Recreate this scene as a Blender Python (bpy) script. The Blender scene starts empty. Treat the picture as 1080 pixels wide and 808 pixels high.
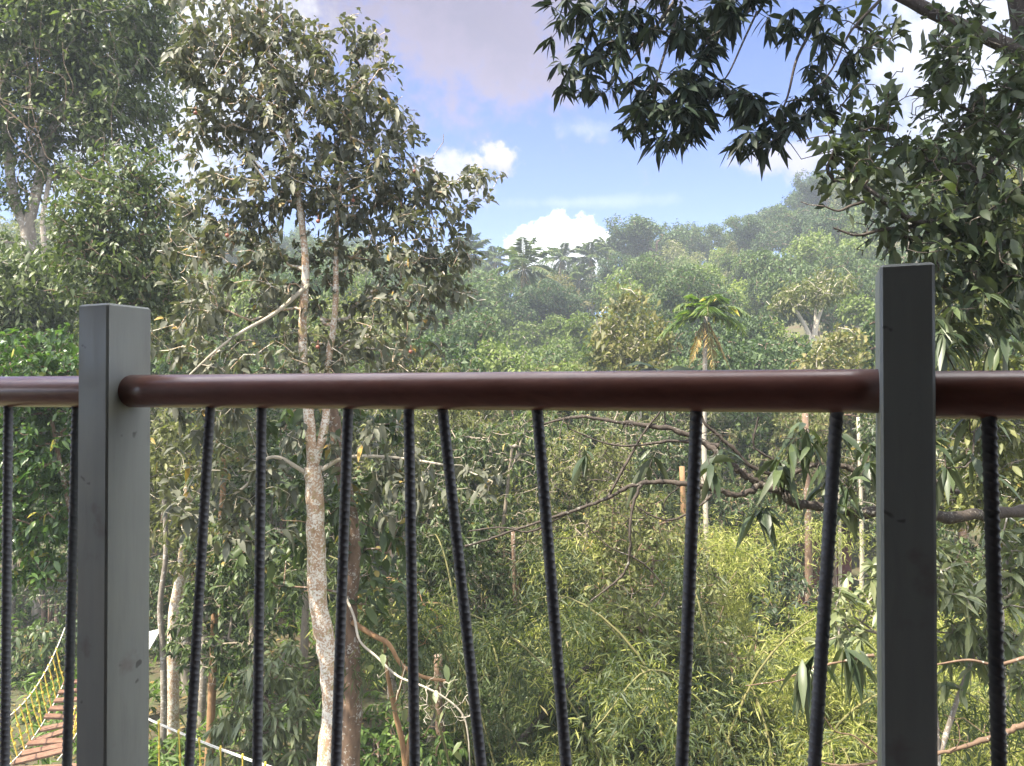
import bpy, math, random
import numpy as np
from mathutils import Vector

R = math.radians
S = bpy.context.scene
COL = S.collection
EZ = 7.2                     # eye height above the ground by the house
F = 805.0                    # focal length for a 1080 px wide picture
HY = 412.5                   # row of the horizon

# ------------------------------------------------------------------ camera
cam_d = bpy.data.cameras.new("camera")
cam = bpy.data.objects.new("camera", cam_d)
COL.objects.link(cam)
cam_d.sensor_width = 36.0
cam_d.lens = F / 1080.0 * 36.0
cam_d.clip_start = 0.05
cam_d.clip_end = 3000.0
cam.location = (0, 0, EZ)
cam.rotation_euler = (R(90) + math.atan((HY - 404.0) / F), 0, 0)
cam_d.dof.use_dof = True
cam_d.dof.focus_distance = 9.0
cam_d.dof.aperture_fstop = 30.0
S.camera = cam

# ------------------------------------------------------------------ world and sun
SUN_EL, SUN_AZ = 57.0, 242.0          # azimuth clockwise from +Y (the view direction)
EXPOSURE = 2.25
SKY_STRENGTH = 0.085
SUN_STRENGTH = 3.5
HAZE = 0.0014

W = bpy.data.worlds.new("World")
S.world = W
W.use_nodes = True
nt = W.node_tree
nt.nodes.clear()


def nd(tree, typ, **kw):
    n = tree.nodes.new(typ)
    for k, v in kw.items():
        setattr(n, k, v)
    return n


def setin(n, i, v, tree):
    if isinstance(v, (int, float)):
        n.inputs[i].default_value = v
    elif isinstance(v, (tuple, list)):
        n.inputs[i].default_value = v
    else:
        tree.links.new(v, n.inputs[i])


def mth(tree, op, a, b=None, c=None, clamp=False):
    n = nd(tree, 'ShaderNodeMath', operation=op, use_clamp=clamp)
    setin(n, 0, a, tree)
    if b is not None:
        setin(n, 1, b, tree)
    if c is not None:
        setin(n, 2, c, tree)
    return n.outputs[0]


def smooth(tree, v, lo, hi, tlo=0.0, thi=1.0):
    n = nd(tree, 'ShaderNodeMapRange', interpolation_type='SMOOTHSTEP')
    setin(n, 0, v, tree)
    for i, x in ((1, lo), (2, hi), (3, tlo), (4, thi)):
        n.inputs[i].default_value = x
    return n.outputs[0]


def mixc(tree, fac, a, b, blend='MIX'):
    n = nd(tree, 'ShaderNodeMix', data_type='RGBA', blend_type=blend)
    setin(n, 0, fac, tree)
    setin(n, 6, a, tree)
    setin(n, 7, b, tree)
    return n.outputs[2]


def noise(tree, vec, scale, detail=4, rough=0.55, dist=0.0):
    n = nd(tree, 'ShaderNodeTexNoise')
    if vec is not None:
        tree.links.new(vec, n.inputs['Vector'])
    n.inputs['Scale'].default_value = scale
    n.inputs['Detail'].default_value = detail
    n.inputs['Roughness'].default_value = rough
    n.inputs['Distortion'].default_value = dist
    return n.outputs[0]


sky = nd(nt, 'ShaderNodeTexSky', sky_type='NISHITA')
sky.sun_disc = False
sky.sun_elevation = R(SUN_EL)
sky.sun_rotation = R(SUN_AZ)
sky.air_density = 1.0
sky.dust_density = 0.6
sky.ozone_density = 2.0
tc = nd(nt, 'ShaderNodeTexCoord')
sep = nd(nt, 'ShaderNodeSeparateXYZ')
nt.links.new(tc.outputs['Generated'], sep.inputs[0])
az = mth(nt, 'MULTIPLY', mth(nt, 'ARCTAN2', sep.outputs[0], sep.outputs[1]), 180 / math.pi)
el = mth(nt, 'MULTIPLY', mth(nt, 'ARCSINE', sep.outputs[2]), 180 / math.pi)
nz_big = noise(nt, tc.outputs['Generated'], 7.0, 7, 0.58, 0.3)
nz_fine = noise(nt, tc.outputs['Generated'], 26.0, 6, 0.6)
nz_small = noise(nt, tc.outputs['Generated'], 75.0, 5, 0.6)
nz = mth(nt, 'ADD', mth(nt, 'MULTIPLY', mth(nt, 'SUBTRACT', nz_small, 0.5), 0.6), mth(nt, 'ADD', mth(nt, 'MULTIPLY', mth(nt, 'SUBTRACT', nz_big, 0.5), 1.5),
         mth(nt, 'MULTIPLY', mth(nt, 'SUBTRACT', nz_fine, 0.5), 0.9)))


def azel(px, py):
    x, z = (px - 540) / F, (HY - py) / F
    return math.degrees(math.atan(x)), math.degrees(math.atan(z / math.hypot(1, x)))


def cloud(px, py, rx, ry, lo, hi, amp):
    a0, e0 = azel(px, py)
    ra, re = rx / F * 57.3, ry / F * 57.3
    dx = mth(nt, 'DIVIDE', mth(nt, 'SUBTRACT', az, a0), ra)
    dy = mth(nt, 'DIVIDE', mth(nt, 'SUBTRACT', el, e0), re)
    r = mth(nt, 'SQRT', mth(nt, 'ADD', mth(nt, 'MULTIPLY', dx, dx), mth(nt, 'MULTIPLY', dy, dy)))
    v = mth(nt, 'ADD', mth(nt, 'SUBTRACT', 1.0, r), mth(nt, 'MULTIPLY', nz, amp))
    return smooth(nt, v, lo, hi), dy


skyc = nd(nt, 'ShaderNodeVectorMath', operation='SCALE')
nt.links.new(sky.outputs[0], skyc.inputs[0])
skyc.inputs['Scale'].default_value = SKY_STRENGTH
cur = mixc(nt, 1.0, skyc.outputs[0], (0.14, 0.262, 0.545, 1), 'MULTIPLY')
# px, py, rx, ry, edge low, edge high, noise amount, colour of lit body, colour of shaded base, opacity
KC = 0.385
C_MAUVE, C_MAUVED = (0.24, 0.195, 0.285, 1), (0.14, 0.125, 0.20, 1)
C_WHITE, C_GREY = (0.60, 0.61, 0.66, 1), (0.36, 0.37, 0.45, 1)
CLOUDS = [
    (460, 0, 235, 140, -0.2, 0.7, 1.5, C_MAUVED, C_MAUVE, 0.97),
    (640, -45, 150, 70, 0.0, 0.9, 1.4, C_MAUVED, C_MAUVE, 0.8),
    (180, 90, 190, 230, 0.0, 0.9, 1.2, C_WHITE, C_GREY, 0.95),
    (1000, 70, 150, 150, 0.0, 0.9, 1.2, C_WHITE, C_GREY, 0.9),
    (475, 185, 62, 42, 0.1, 0.75, 1.9, (0.50, 0.48, 0.55, 1), (0.36, 0.33, 0.41, 1), 0.8),
    (530, 168, 42, 26, 0.1, 0.6, 1.7, (0.58, 0.53, 0.58, 1), (0.38, 0.34, 0.41, 1), 0.9),
    (845, 165, 70, 24, 0.1, 0.8, 1.6, (0.44, 0.39, 0.46, 1), (0.36, 0.33, 0.41, 1), 0.8),
    (610, 213, 120, 8, -0.1, 1.1, 1.4, (0.42, 0.47, 0.55, 1), (0.38, 0.44, 0.54, 1), 0.4),
    (620, 135, 80, 16, 0.0, 1.2, 1.8, (0.42, 0.44, 0.54, 1), (0.38, 0.41, 0.52, 1), 0.5),
    (592, 262, 64, 44, 0.10, 0.24, 0.75, (0.95, 0.95, 0.95, 1), (0.85, 0.86, 0.9, 1), 1.0),
]
CLOUDS = [(*q[:7], tuple(KC * v for v in q[7][:3]) + (1,), tuple(KC * v for v in q[8][:3]) + (1,), q[9]) for q in CLOUDS]
for (px, py, rx, ry, lo, hi, amp, c1, c2, op) in CLOUDS:
    m, dy = cloud(px, py, rx, ry, lo, hi, amp)
    shade = smooth(nt, mth(nt, 'ADD', dy, mth(nt, 'MULTIPLY', nz, 1.2)), -0.7, 0.6)
    cur = mixc(nt, mth(nt, 'MULTIPLY', m, op), cur, mixc(nt, shade, c2, c1))
# loose cumulus added over the unseen rest of the sky, bright to fill shadows
away = mth(nt, 'MAXIMUM', smooth(nt, sep.outputs[1], 0.45, 0.1), smooth(nt, el, 34.0, 48.0))
ov = mth(nt, 'MULTIPLY', mth(nt, 'MULTIPLY', smooth(nt, nz_big, 0.40, 0.56), away),
         smooth(nt, el, 3.0, 12.0))
cur = mixc(nt, ov, cur, (1.05, 1.04, 1.04, 1))
bg = nd(nt, 'ShaderNodeBackground')
nt.links.new(cur, bg.inputs[0])
bg.inputs[1].default_value = 1.0
wo = nd(nt, 'ShaderNodeOutputWorld')
nt.links.new(bg.outputs[0], wo.inputs[0])
W.cycles.sampling_method = 'MANUAL'
W.cycles.sample_map_resolution = 1024

sun_d = bpy.data.lights.new("sun", 'SUN')
sun_d.energy = SUN_STRENGTH
sun_d.angle = R(1.2)
sun_d.color = (1.0, 0.91, 0.75)
sun = bpy.data.objects.new("sun", sun_d)
COL.objects.link(sun)
sun.location = (-20, -20, 60)
sv = Vector((math.sin(R(SUN_AZ)) * math.cos(R(SUN_EL)), math.cos(R(SUN_AZ)) * math.cos(R(SUN_EL)), math.sin(R(SUN_EL))))
sun.rotation_euler = sv.to_track_quat('Z', 'Y').to_euler()

S.view_settings.view_transform = 'Standard'
S.view_settings.look = 'None'
S.view_settings.exposure = EXPOSURE
S.view_settings.gamma = 1.0
S.view_settings.use_curve_mapping = False
S.cycles.max_bounces = 7
S.cycles.diffuse_bounces = 3
S.cycles.glossy_bounces = 2
S.cycles.transmission_bounces = 4
S.cycles.volume_bounces = 0
S.cycles.use_fast_gi = False


# ------------------------------------------------------------------ helpers
def P(px, py, d):
    return np.array(((px - 540) / F * d, d, EZ + (HY - py) / F * d))


def unit(v):
    v = np.asarray(v, float)
    return v / np.maximum(np.linalg.norm(v, axis=-1, keepdims=True), 1e-9)


def link(name, me, parent=None, mats=()):
    o = bpy.data.objects.new(name, me)
    COL.objects.link(o)
    if parent is not None:
        o.parent = parent
    if me is not None and mats and len(me.materials) == 0:
        for m in mats:
            me.materials.append(m)
    return o


def tag(o, label, cat, group=None, kind=None):
    if label:
        o['label'] = label
    if cat:
        o['category'] = cat
    if group:
        o['group'] = group
    if kind:
        o['kind'] = kind
    return o


def thing(name, label, cat, loc=(0, 0, 0), group=None):
    o = bpy.data.objects.new(name, None)
    COL.objects.link(o)
    o.location = tuple(float(v) for v in loc)
    o.empty_display_size = 0.2
    return tag(o, label, cat, group)


def structure(o):
    o['kind'] = 'structure'
    return o


def dup(root, loc, rz=0.0, sc=(1, 1, 1), label=None, group=None):
    r = root.copy()
    COL.objects.link(r)
    r.location = tuple(float(v) for v in loc)
    r.rotation_euler = (0, 0, rz)
    r.scale = sc
    if label:
        r['label'] = label
    if group:
        r['group'] = group
    for ch in list(root.children):
        c = ch.copy()
        COL.objects.link(c)
        c.parent = r
        for g in ch.children:
            d = g.copy()
            COL.objects.link(d)
            d.parent = c
    return r


def mesh_np(name, V, faces_flat, loop_start, loop_total, rnd=None, smooth_sh=False):
    me = bpy.data.meshes.new(name)
    V = np.asarray(V, np.float32)
    me.vertices.add(len(V))
    me.vertices.foreach_set('co', V.ravel())
    me.loops.add(len(faces_flat))
    me.loops.foreach_set('vertex_index', np.asarray(faces_flat, np.int32))
    me.polygons.add(len(loop_start))
    me.polygons.foreach_set('loop_start', np.asarray(loop_start, np.int32))
    me.polygons.foreach_set('loop_total', np.asarray(loop_total, np.int32))
    me.polygons.foreach_set('use_smooth', np.full(len(loop_start), bool(smooth_sh)))
    if rnd is not None:
        a = me.attributes.new('rnd', 'FLOAT', 'FACE')
        a.data.foreach_set('value', np.asarray(rnd, np.float32))
    me.update(calc_edges=True)
    me.validate()
    return me


class MB:
    """collects polygons for one mesh"""

    def __init__(s):
        s.v, s.f, s.n = [], [], 0

    def add(s, V, Fs):
        V = np.asarray(V, float)
        s.v.append(V)
        s.f += [tuple(i + s.n for i in f) for f in Fs]
        s.n += len(V)

    def box(s, c, size, rz=0.0, bevel=0.0, tilt=None):
        hx, hy, hz = (k / 2 for k in size)
        b = min(bevel, hx * .9, hy * .9, hz * .9)
        pts = []
        if b <= 0:
            lay = [(-hz, 0), (hz, 0)]
        else:
            lay = [(-hz, b), (-hz + b, 0), (hz - b, 0), (hz, b)]
        for z, i in lay:
            x, y = hx - i, hy - i
            c_ = b if (b > 0 and i == 0) else 0
            if b > 0:
                c_ = b if i == 0 else b * .6
                ring = [(-x + c_, -y), (x - c_, -y), (x, -y + c_), (x, y - c_), (x - c_, y), (-x + c_, y), (-x, y - c_), (-x, -y + c_)]
            else:
                ring = [(-x, -y), (x, -y), (x, y), (-x, y)]
            pts += [(p[0], p[1], z) for p in ring]
        m = 8 if b > 0 else 4
        Fs = []
        for L in range(len(lay) - 1):
            for k in range(m):
                k2 = (k + 1) % m
                Fs.append((L * m + k, L * m + k2, (L + 1) * m + k2, (L + 1) * m + k))
        Fs.append(tuple(reversed(range(m))))
        Fs.append(tuple(range((len(lay) - 1) * m, len(lay) * m)))
        V = np.array(pts)
        if tilt is not None:
            V = V @ np.array(tilt).T
        c0, s0 = math.cos(rz), math.sin(rz)
        V = V @ np.array([[c0, s0, 0], [-s0, c0, 0], [0, 0, 1]])
        s.add(V + np.asarray(c, float), Fs)

    def tube(s, pts, rad, sides=6, cap=True, wob=0.0, rng=None):
        V, Fs = tube_arr(pts, rad, sides, cap, wob, rng)
        s.add(V, Fs)

    def build(s, name, mats, parent=None, smooth_sh=False):
        V = np.concatenate(s.v)
        flat = [i for f in s.f for i in f]
        tot = [len(f) for f in s.f]
        st = np.concatenate(([0], np.cumsum(tot)[:-1]))
        me = mesh_np(name, V, flat, st, tot, None, smooth_sh)
        return link(name, me, parent, mats if isinstance(mats, (tuple, list)) else (mats,))


def tube_arr(pts, rad, sides=6, cap=True, wob=0.0, rng=None):
    pts = np.asarray(pts, float)
    n = len(pts)
    rad = np.broadcast_to(np.asarray(rad, float), (n,))
    tan = unit(np.gradient(pts, axis=0))
    ref = np.array((0.31, 0.93, 0.2)) if abs(tan[0][2]) > .7 else np.array((0.05, 0.1, 1.0))
    u = unit(np.cross(tan, ref))
    w = np.cross(tan, u)
    a = np.linspace(0, 2 * math.pi, sides, endpoint=False)
    rr = rad[:, None] * np.ones(sides)[None, :]
    if wob and rng is not None:
        rr = rr * (1 + wob * rng.standard_normal((n, sides)))
    V = pts[:, None, :] + rr[:, :, None] * (np.cos(a)[None, :, None] * u[:, None, :] + np.sin(a)[None, :, None] * w[:, None, :])
    V = V.reshape(-1, 3)
    Fs = []
    for i in range(n - 1):
        for k in range(sides):
            k2 = (k + 1) % sides
            Fs.append((i * sides + k, i * sides + k2, (i + 1) * sides + k2, (i + 1) * sides + k))
    if cap:
        Fs.append(tuple(reversed(range(sides))))
        Fs.append(tuple(range((n - 1) * sides, n * sides)))
    return V, Fs


def smoothline(pts, k=4):
    """Catmull-Rom through the points; columns may carry the radius too"""
    p = np.asarray(pts, float)
    if len(p) < 3:
        t = np.linspace(0, 1, k + 1)[:, None]
        return p[0] * (1 - t) + p[-1] * t
    q = np.vstack((2 * p[0] - p[1], p, 2 * p[-1] - p[-2]))
    out = []
    for i in range(1, len(q) - 2):
        for t in np.linspace(0, 1, k, endpoint=False):
            a, b, c, d = q[i - 1], q[i], q[i + 1], q[i + 2]
            out.append(.5 * (2 * b + (c - a) * t + (2 * a - 5 * b + 4 * c - d) * t * t + (3 * b - a - 3 * c + d) * t ** 3))
    out.append(p[-1])
    return np.array(out)


# ------------------------------------------------------------------ materials
def mat(name):
    m = bpy.data.materials.new(name)
    m.use_nodes = True
    t = m.node_tree
    t.nodes.clear()
    out = nd(t, 'ShaderNodeOutputMaterial')
    b = nd(t, 'ShaderNodeBsdfPrincipled')
    t.links.new(b.outputs[0], out.inputs[0])
    return m, t, b, out


def ramp(t, fac, stops):
    r = nd(t, 'ShaderNodeValToRGB')
    e = r.color_ramp.elements
    while len(e) < len(stops):
        e.new(0.5)
    for x, (p, c) in zip(e, stops):
        x.position = p
        x.color = (*c, 1)
    t.links.new(fac, r.inputs[0])
    return r.outputs[0]


def leaf_mat(name, cols, rough=0.42, spec=0.5, trans=0.3, back=None, yellow=None, patch=0.25):
    """cols: three greens; each leaf takes its own; undersides paler if back is given"""
    m, t, b, out = mat(name)
    at = nd(t, 'ShaderNodeAttribute', attribute_name='rnd')
    geo = nd(t, 'ShaderNodeNewGeometry')
    oi = nd(t, 'ShaderNodeObjectInfo')
    v = mth(t, 'ADD', at.outputs['Fac'], mth(t, 'MULTIPLY', mth(t, 'SUBTRACT', oi.outputs['Random'], 0.5), patch), clamp=True)
    st = [(0.0, cols[0]), (0.5, cols[1]), (1.0, cols[2])]
    c = ramp(t, v, st)
    if yellow:
        c = mixc(t, smooth(t, at.outputs['Fac'], 0.978, 0.986), c, (*yellow, 1))
    if back:
        c = mixc(t, mth(t, 'MULTIPLY', geo.outputs['Backfacing'], 0.8), c, (*back, 1))
    t.links.new(c, b.inputs['Base Color'])
    b.inputs['Roughness'].default_value = rough
    b.inputs['Specular IOR Level'].default_value = spec
    tr = nd(t, 'ShaderNodeBsdfTranslucent')
    tc_ = mixc(t, 1.0, c, (1.25, 1.5, 0.6, 1), 'MULTIPLY')
    t.links.new(tc_, tr.inputs[0])
    mx = nd(t, 'ShaderNodeMixShader')
    mx.inputs[0].default_value = trans
    t.links.new(b.outputs[0], mx.inputs[1])
    t.links.new(tr.outputs[0], mx.inputs[2])
    t.links.new(mx.outputs[0], out.inputs[0])
    return m


def bark_mat(name, c1, c2, lichen=None, amount=0.5, scale=9.0, moss=None):
    m, t, b, out = mat(name)
    tcn = nd(t, 'ShaderNodeTexCoord')
    mp = nd(t, 'ShaderNodeMapping')
    mp.inputs['Scale'].default_value = (1, 1, 0.35)
    t.links.new(tcn.outputs['Object'], mp.inputs[0])
    n1 = noise(t, mp.outputs[0], scale, 6, 0.65)
    c = ramp(t, n1, [(0.3, c1), (0.68, c2)])
    if lichen:
        n2 = noise(t, tcn.outputs['Object'], scale * 2.1, 4, 0.62, 0.4)
        n3 = noise(t, tcn.outputs['Object'], scale * 0.35, 2)
        k = smooth(t, mth(t, 'ADD', n2, mth(t, 'MULTIPLY', mth(t, 'SUBTRACT', n3, 0.5), 0.5)), 0.60 - 0.12 * amount, 0.66 - 0.12 * amount)
        c = mixc(t, k, c, (*lichen, 1))
    if moss:
        n4 = noise(t, tcn.outputs['Object'], scale * 0.5, 3)
        c = mixc(t, smooth(t, n4, 0.55, 0.68), c, (*moss, 1))
    t.links.new(c, b.inputs['Base Color'])
    b.inputs['Roughness'].default_value = 0.85
    bu = nd(t, 'ShaderNodeBump')
    bu.inputs['Strength'].default_value = 0.6
    bu.inputs['Distance'].default_value = 0.02
    t.links.new(n1, bu.inputs['Height'])
    t.links.new(bu.outputs[0], b.inputs['Normal'])
    return m


def plain_mat(name, c1, c2, rough=0.6, scale=20, bump=0.0, spec=0.5):
    m, t, b, out = mat(name)
    tcn = nd(t, 'ShaderNodeTexCoord')
    n1 = noise(t, tcn.outputs['Object'], scale, 5, 0.6)
    t.links.new(ramp(t, n1, [(0.3, c1), (0.7, c2)]), b.inputs['Base Color'])
    b.inputs['Roughness'].default_value = rough
    b.inputs['Specular IOR Level'].default_value = spec
    if bump:
        bu = nd(t, 'ShaderNodeBump')
        bu.inputs['Strength'].default_value = bump
        bu.inputs['Distance'].default_value = 0.003
        t.links.new(n1, bu.inputs['Height'])
        t.links.new(bu.outputs[0], b.inputs['Normal'])
    return m


G_GREY = leaf_mat('leaf_grey_green', [(0.06, 0.066, 0.045), (0.088, 0.094, 0.065), (0.135, 0.14, 0.098)], 0.52, 0.32, 0.18, (0.15, 0.15, 0.11), (0.30, 0.20, 0.05))
G_LEFT = leaf_mat('leaf_mid_green', [(0.055, 0.076, 0.03), (0.09, 0.118, 0.046), (0.15, 0.178, 0.072)], 0.45, 0.4, 0.28)
G_GLOSS = leaf_mat('leaf_glossy_green', [(0.035, 0.07, 0.02), (0.06, 0.115, 0.03), (0.115, 0.19, 0.045)], 0.3, 0.55, 0.28, None, (0.33, 0.30, 0.05))
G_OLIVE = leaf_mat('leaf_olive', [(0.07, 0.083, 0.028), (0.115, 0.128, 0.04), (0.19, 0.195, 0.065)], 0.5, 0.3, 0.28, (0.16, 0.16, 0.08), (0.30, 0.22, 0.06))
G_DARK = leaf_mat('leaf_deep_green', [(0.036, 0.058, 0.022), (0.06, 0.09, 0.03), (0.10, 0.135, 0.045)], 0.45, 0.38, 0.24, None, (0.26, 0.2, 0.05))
G_MANGO = leaf_mat('leaf_long_green', [(0.011, 0.019, 0.013), (0.018, 0.03, 0.018), (0.032, 0.048, 0.025)], 0.5, 0.25, 0.1, (0.03, 0.04, 0.028), None)  # greens darkened so the hanging leaves carry their shade in the colour
G_BROAD = leaf_mat('leaf_broad_green', [(0.03, 0.046, 0.024), (0.048, 0.07, 0.034), (0.085, 0.115, 0.045)], 0.42, 0.4, 0.22, (0.085, 0.10, 0.06), None)
G_PALE = leaf_mat('leaf_pale_whorl', [(0.09, 0.12, 0.05), (0.14, 0.17, 0.08), (0.23, 0.25, 0.13)], 0.36, 0.5, 0.25, (0.17, 0.18, 0.10), None)
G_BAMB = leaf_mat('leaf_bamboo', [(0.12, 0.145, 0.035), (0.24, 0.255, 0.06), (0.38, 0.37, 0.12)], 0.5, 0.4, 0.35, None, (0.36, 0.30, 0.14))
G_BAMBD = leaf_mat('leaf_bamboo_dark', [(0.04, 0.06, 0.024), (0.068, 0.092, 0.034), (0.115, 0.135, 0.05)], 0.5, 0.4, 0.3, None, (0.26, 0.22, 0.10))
G_FERN = leaf_mat('leaf_fern', [(0.06, 0.11, 0.025), (0.10, 0.165, 0.035), (0.16, 0.23, 0.06)], 0.5, 0.4, 0.35)
G_HILL = [
    leaf_mat('leaf_hill_green', [(0.06, 0.092, 0.024), (0.10, 0.14, 0.036), (0.165, 0.205, 0.058)], 0.55, 0.3, 0.3, None, None, 0.9),
    leaf_mat('leaf_hill_olive', [(0.088, 0.097, 0.034), (0.132, 0.142, 0.05), (0.205, 0.21, 0.085)], 0.55, 0.3, 0.3, None, None, 0.9),
    leaf_mat('leaf_hill_dark', [(0.036, 0.064, 0.026), (0.06, 0.096, 0.036), (0.10, 0.14, 0.05)], 0.55, 0.3, 0.25, None, None, 0.8),
    leaf_mat('leaf_hill_bright', [(0.11, 0.15, 0.026), (0.17, 0.21, 0.04), (0.25, 0.28, 0.065)], 0.55, 0.3, 0.35, None, None, 0.8),
    leaf_mat('leaf_hill_bronze', [(0.09, 0.092, 0.034), (0.13, 0.132, 0.048), (0.20, 0.175, 0.066)], 0.55, 0.3, 0.3, None, None, 0.8),
]
G_PALM = leaf_mat('leaf_palm', [(0.05, 0.082, 0.03), (0.08, 0.115, 0.04), (0.14, 0.16, 0.065)], 0.42, 0.5, 0.25)
G_ARECA = leaf_mat('leaf_areca', [(0.05, 0.085, 0.02), (0.09, 0.14, 0.03), (0.17, 0.20, 0.045)], 0.4, 0.5, 0.35, None, (0.42, 0.33, 0.06))
G_DRY = leaf_mat('leaf_dry', [(0.17, 0.11, 0.04), (0.26, 0.18, 0.06), (0.34, 0.25, 0.09)], 0.6, 0.3, 0.2)

B_HERO = bark_mat('bark_lichen_orange', (0.30, 0.18, 0.10), (0.50, 0.36, 0.25), (0.66, 0.62, 0.54), 1.0, 20.0, (0.30, 0.24, 0.11))
B_BROWN = bark_mat('bark_brown', (0.09, 0.055, 0.035), (0.20, 0.13, 0.085), (0.36, 0.34, 0.30), 0.1, 12.0)
B_GREY = bark_mat('bark_grey', (0.13, 0.11, 0.09), (0.30, 0.26, 0.21), (0.45, 0.43, 0.39), 0.3, 8.0)
B_PALE = bark_mat('bark_pale', (0.34, 0.29, 0.22), (0.52, 0.47, 0.38), None, 0, 9.0)
B_DARK = bark_mat('bark_dark', (0.026, 0.02, 0.017), (0.075, 0.058, 0.046), (0.22, 0.21, 0.18), -0.15, 26.0)
B_TWIG = bark_mat('bark_twig', (0.16, 0.13, 0.10), (0.32, 0.27, 0.20), None, 0, 14.0)
B_ORANGE = bark_mat('bark_orange', (0.20, 0.11, 0.05), (0.34, 0.20, 0.10), None, 0, 14.0)
B_CULM = bark_mat('bamboo_stem', (0.10, 0.10, 0.035), (0.20, 0.18, 0.07), None, 0, 5.0)

# post paint: grey enamel with brush marks, specks and rusty smudges
M_POST, t, b, _o = mat('post_paint')
tcn = nd(t, 'ShaderNodeTexCoord')
mp = nd(t, 'ShaderNodeMapping')
mp.inputs['Scale'].default_value = (1, 1, 0.12)
t.links.new(tcn.outputs['Object'], mp.inputs[0])
n1 = noise(t, mp.outputs[0], 60, 5, 0.6)
n2 = noise(t, tcn.outputs['Object'], 34, 2, 0.5)
n3 = noise(t, tcn.outputs['Object'], 13, 4, 0.6)
c = ramp(t, n1, [(0.25, (0.30, 0.32, 0.295)), (0.75, (0.34, 0.36, 0.33))])
c = mixc(t, smooth(t, n3, 0.60, 0.74, 0, 0.45), c, (0.20, 0.15, 0.125, 1))
c = mixc(t, smooth(t, n2, 0.70, 0.74, 0, 0.65), c, (0.05, 0.045, 0.042, 1))
t.links.new(c, b.inputs['Base Color'])
c = mixc(t, smooth(t, noise(t, mp.outputs[0], 22, 6, 0.75), 0.5, 0.75, 0, 0.35), c, (0.20, 0.205, 0.19, 1))
t.links.new(c, b.inputs['Base Color'])
t.links.new(smooth(t, n3, 0.3, 0.7, 0.3, 0.6), b.inputs['Roughness'])
bu = nd(t, 'ShaderNodeBump')
bu.inputs['Strength'].default_value = 0.25
bu.inputs['Distance'].default_value = 0.002
t.links.new(n1, bu.inputs['Height'])
t.links.new(bu.outputs[0], b.inputs['Normal'])

# varnished red-brown hardwood
M_RAIL, t, b, _o = mat('handrail_wood')
tcn = nd(t, 'ShaderNodeTexCoord')
mp = nd(t, 'ShaderNodeMapping')
mp.inputs['Rotation'].default_value = (0, 0, R(17))
mp.inputs['Scale'].default_value = (0.06, 1, 1)
t.links.new(tcn.outputs['Object'], mp.inputs[0])
n1 = noise(t, mp.outputs[0], 90, 6, 0.6, 0.2)
n2 = noise(t, tcn.outputs['Object'], 6, 3, 0.5)
c = ramp(t, n1, [(0.3, (0.20, 0.075, 0.052)), (0.72, (0.30, 0.12, 0.085))])
c = mixc(t, smooth(t, n2, 0.4, 0.75, 0, 0.5), c, (0.30, 0.12, 0.10, 1))
t.links.new(c, b.inputs['Base Color'])
nr = noise(t, mp.outputs[0], 25, 5, 0.7)
nd2 = noise(t, tcn.outputs['Object'], 28, 6, 0.7)
t.links.new(smooth(t, nr, 0.3, 0.7, 0.3, 0.62), b.inputs['Roughness'])
bu = nd(t, 'ShaderNodeBump')
bu.inputs['Strength'].default_value = 0.12
bu.inputs['Distance'].default_value = 0.0016
t.links.new(mth(t, 'ADD', n1, mth(t, 'MULTIPLY', nd2, 0.8)), bu.inputs['Height'])
t.links.new(bu.outputs[0], b.inputs['Normal'])
c = mixc(t, smooth(t, nd2, 0.60, 0.74, 0, 0.16), c, (0.34, 0.24, 0.20, 1))
t.links.new(c, b.inputs['Base Color'])
b.inputs['Coat Weight'].default_value = 0.9
b.inputs['Coat Roughness'].default_value = 0.24
M_BAR = plain_mat('bar_black_paint', (0.15, 0.155, 0.165), (0.21, 0.215, 0.23), 0.45, 40, 0.2)
M_DECK = plain_mat('deck_boards', (0.09, 0.06, 0.045), (0.14, 0.10, 0.075), 0.6, 8, 0.2)
M_HOUSE = plain_mat('house_boards', (0.05, 0.042, 0.036), (0.075, 0.064, 0.056), 0.7, 6, 0.2)
M_PLANK = plain_mat('plank_wood', (0.11, 0.055, 0.035), (0.23, 0.125, 0.08), 0.7, 9, 0.3)
M_YELLOW = plain_mat('yellow_rope', (0.55, 0.40, 0.05), (0.68, 0.52, 0.09), 0.7, 60)
M_ROPE = plain_mat('white_rope', (0.55, 0.53, 0.47), (0.72, 0.70, 0.64), 0.8, 60)
M_BOARD = plain_mat('pale_board', (0.34, 0.35, 0.31), (0.42, 0.43, 0.38), 0.5, 14)
M_FRUIT = plain_mat('fruit_skin', (0.16, 0.05, 0.03), (0.28, 0.10, 0.06), 0.45, 20)
M_RED = plain_mat('dark_red_boards', (0.09, 0.022, 0.016), (0.14, 0.04, 0.03), 0.7, 6)
M_TIN = plain_mat('grey_tin', (0.30, 0.29, 0.28), (0.42, 0.40, 0.38), 0.5, 6)

M_GROUND, t, b, _o = mat('forest_floor')
tcn = nd(t, 'ShaderNodeTexCoord')
n1 = noise(t, tcn.outputs['Object'], 0.8, 8, 0.65)
n2 = noise(t, tcn.outputs['Object'], 14, 6, 0.7)
c = ramp(t, n1, [(0.35, (0.075, 0.05, 0.032)), (0.55, (0.06, 0.075, 0.028)), (0.75, (0.12, 0.095, 0.055))])
c = mixc(t, smooth(t, n2, 0.45, 0.65, 0, 0.7), c, (0.14, 0.10, 0.06, 1))
t.links.new(c, b.inputs['Base Color'])
b.inputs['Roughness'].default_value = 0.95
bu = nd(t, 'ShaderNodeBump')
bu.inputs['Strength'].default_value = 0.8
bu.inputs['Distance'].default_value = 0.06
t.links.new(n2, bu.inputs['Height'])
t.links.new(bu.outputs[0], b.inputs['Normal'])

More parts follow.
